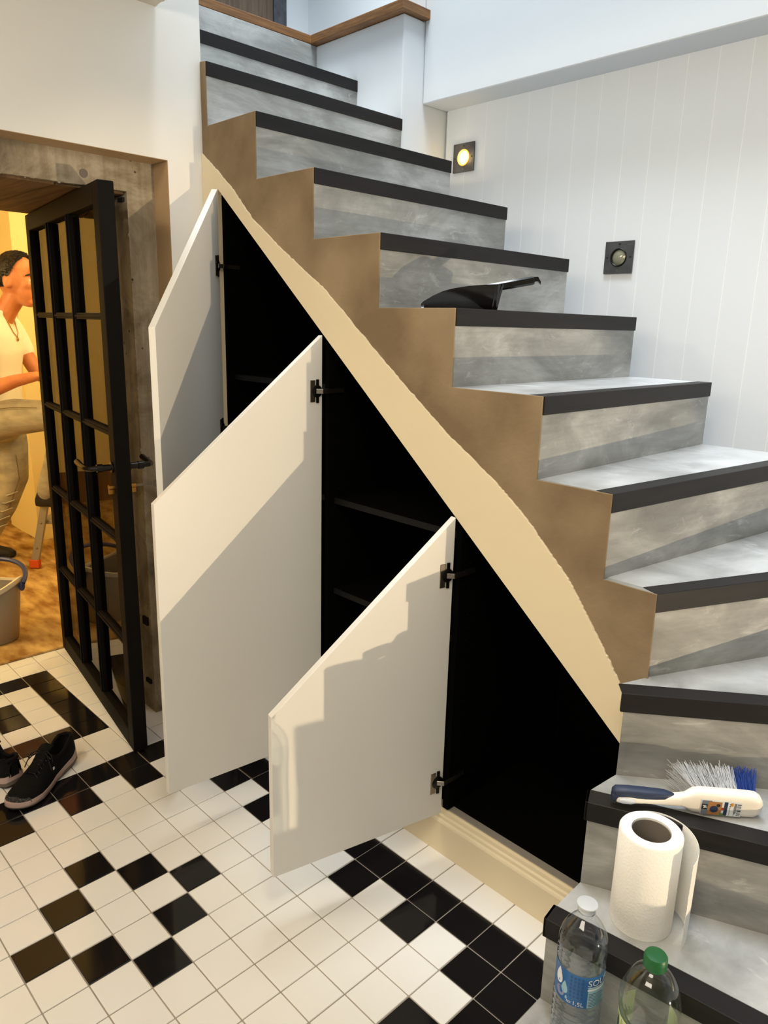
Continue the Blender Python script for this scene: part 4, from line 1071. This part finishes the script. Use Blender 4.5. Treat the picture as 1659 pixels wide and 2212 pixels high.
# legs: left (far) stands, right (near) bent on the ladder
limb(body, [(.09, -.09, .86, .095), (.105, -.10, .68, .082), (.105, -.10, .50, .060), (.03, -.10, .33, .055), (-.065, -.10, .17, .042), (-.115, -.10, .08, .038)])
limb(body, [(.10, .095, .84, .100), (.26, .11, .875, .088), (.42, .12, .885, .070), (.52, .12, .870, .060), (.475, .115, .70, .055), (.41, .11, .52, .042), (.385, .11, .42, .038)])
remesh(body, 'body', M['skin'], per, 0.0066, 4)
# hair
hr = MB(); nh, mh = 40, 18; vs = []; fs = []
def hairline(a):      # lowest polar angle covered, by azimuth (0 = forehead, pi = nape)
    a = abs(a); return 0.62 if a < .5 else (0.62 + (a - .5) * .55 if a < 1.15 else (0.98 + (a - 1.15) * 1.35 if a < 1.45 else (1.385 + (a - 1.45) * 1.7 if a < 1.85 else 2.06)))
for m_ in range(mh + 1):
    for k in range(nh):
        a = -PI + 2 * PI * k / nh; th = hairline(a) * m_ / mh + .02; w_ = 1.07 + .02 * sin(7 * a + 5 * th) - .035 * (m_ / mh) ** 3
        x = .100 * w_ * sin(th) * cos(a); y = .079 * w_ * sin(th) * sin(a); z = .110 * w_ * cos(th)
        vs.append((hx - .012 + x, y, hz + .027 + z))
for m_ in range(mh):
    for k in range(nh): fs.append((m_ * nh + k, m_ * nh + (k + 1) % nh, (m_ + 1) * nh + (k + 1) % nh, (m_ + 1) * nh + k))
fs.append(list(range(nh)))
hr.add(vs, fs, PH)
rn = random.Random(11)
for k in range(1500):
    a = rn.uniform(-PI, PI); th = hairline(a) * math.sqrt(rn.random()) * .98
    n_ = Vector((.100 * sin(th) * cos(a), .079 * sin(th) * sin(a), .110 * cos(th)))
    p = Vector((hx - .012, 0, hz + .027)) + n_ * 1.055; q = p + n_.normalized() * rn.uniform(.0015, .006) + Vector((rn.uniform(-.002, .014), rn.uniform(-.006, .006), rn.uniform(-.010, .002)))
    hr.tube([p - n_ * .04, p, q], [.0034, .0026, .0006], 5, mtx=PH)
hr.build('hair', M['hair'], per, smooth=True, angle=80)
for sg in (-1, 1):
    MB().ball((hx + .072, sg * .034, hz + .001), (.013, .013, .0085), 14, 10, PH).build('eye', M['eye'], per, smooth=True)
    MB().ball((hx + .082, sg * .036, hz + .001), (.0055, .006, .006), 12, 8, PH).build('iris', M['hair'], per, smooth=True)
    MB().tube([(hx + .060, sg * .058, hz + .026), (hx + .080, sg * .042, hz + .034), (hx + .090, sg * .020, hz + .031)], [.003, .0048, .004], 8, mtx=PH).build('eyebrow', M['hair'], per, smooth=True)
MB().tube([(hx + .083, -.024, hz - .063), (hx + .0985, 0, hz - .061), (hx + .083, .024, hz - .063)], [.002, .0045, .002], 8, mtx=PH).build('lips', M['lip'], per, smooth=True)
# T-shirt
ts_ = MB()
ts_.loft([ring(z, x, rx + .014, ry + .014) for z, x, rx, ry in [(.885, .086, .116, .166), (.93, .092, .112, .160), (1.02, .107, .102, .148)] + TR[4:9] + [(1.448, .155, .058, .085)]], mtx=PM)
limb(ts_, [(.118, .150, 1.382, .074), (.118, .20, 1.33, .072), (.120, .228, 1.27, .068), (.124, .238, 1.215, .066)])
limb(ts_, [(.118, -.150, 1.382, .072), (.135, -.195, 1.33, .068), (.158, -.215, 1.27, .064), (.176, -.220, 1.225, .060)])
remesh(ts_, 'tshirt', M['shirt'], per, 0.0085, 6)
# fold ridges on the shirt
fd = MB()
for k in range(5):
    fd.tube([(.165 + .008 * k, .185 - .012 * k, 1.30 - .018 * k), (.172 + .008 * k, .182 - .012 * k, 1.24 - .02 * k), (.160 + .006 * k, .176 - .010 * k, 1.17 - .015 * k)], [.001, .0045, .001], 6, mtx=PM)
fd.build('shirt_folds', M['shirt'], per, smooth=True)
# jeans
je = MB()
for z, x, rx, ry in ((.925, .112, .118, .165), (.87, .098, .128, .172), (.80, .09, .125, .172)):
    je.ball((x, 0, z), (rx, ry, .08), 26, 12, PM)
limb(je, [(.085, -.09, .84, .108), (.105, -.10, .68, .096), (.108, -.10, .50, .080), (.036, -.10, .33, .070), (-.058, -.10, .17, .058), (-.105, -.10, .075, .056)])
limb(je, [(.095, .095, .84, .112), (.26, .11, .880, .102), (.42, .12, .892, .086), (.525, .12, .868, .076), (.485, .115, .70, .070), (.42, .11, .54, .058), (.395, .11, .462, .058)])
remesh(je, 'jeans', M['jeans'], per, 0.0085, 6)
for pth in ([(.05, .200, .93), (.09, .212, .925), (.16, .205, .925), (.30, .210, .945), (.42, .206, .945)], [(.02, .205, .885), (.06, .212, .865), (.11, .214, .855)],
            [(.11, .214, .855), (.115, .214, .80), (.10, .212, .775)], [(.165, -.03, .64), (.165, -.045, .50), (.090, -.050, .33), (-.010, -.060, .18), (-.062, -.066, .09)]):
    MB().tube(pth, .0022, 5, mtx=PM).build('stitching', M['stitch'], per, smooth=True)
fd = MB()
for k in range(5):
    fd.tube([(.145 - .02 * k, -.055, .42 - .05 * k), (.095 - .02 * k, -.030, .40 - .05 * k), (.03 - .02 * k, -.045, .41 - .05 * k)], [.003, .007, .003], 6, mtx=PM)
fd.build('jeans_folds', M['jeans'], per, smooth=True)
MB().tube([(.20, .045, 1.455), (.228, .04, 1.39), (.248, .025, 1.33), (.254, .0, 1.305), (.248, -.025, 1.33), (.228, -.04, 1.39), (.20, -.045, 1.455)], .0026, 6, mtx=PM).ball((.257, .0, 1.295), (.006, .006, .010), 10, 8, PM).build('necklace', M['brass'], per, smooth=True)
for (x, y, z) in ((.385, .11, .375), (-.135, -.10, .0)):
    sh_ = MB().loft([sec(x - .055, y, z + .030, .026, .028, 2.6), sec(x - .035, y, z + .052, .040, .052, 2.6), sec(x + .035, y, z + .050, .041, .050, 2.6), sec(x + .10, y, z + .034, .042, .034, 2.6), sec(x + .17, y, z + .027, .038, .026, 2.6), sec(x + .20, y, z + .020, .020, .016, 2.6)], mtx=PM)
    sh_.build('shoe', M['outsole'], per, smooth=True, angle=60)

bpy.context.view_layer.update()
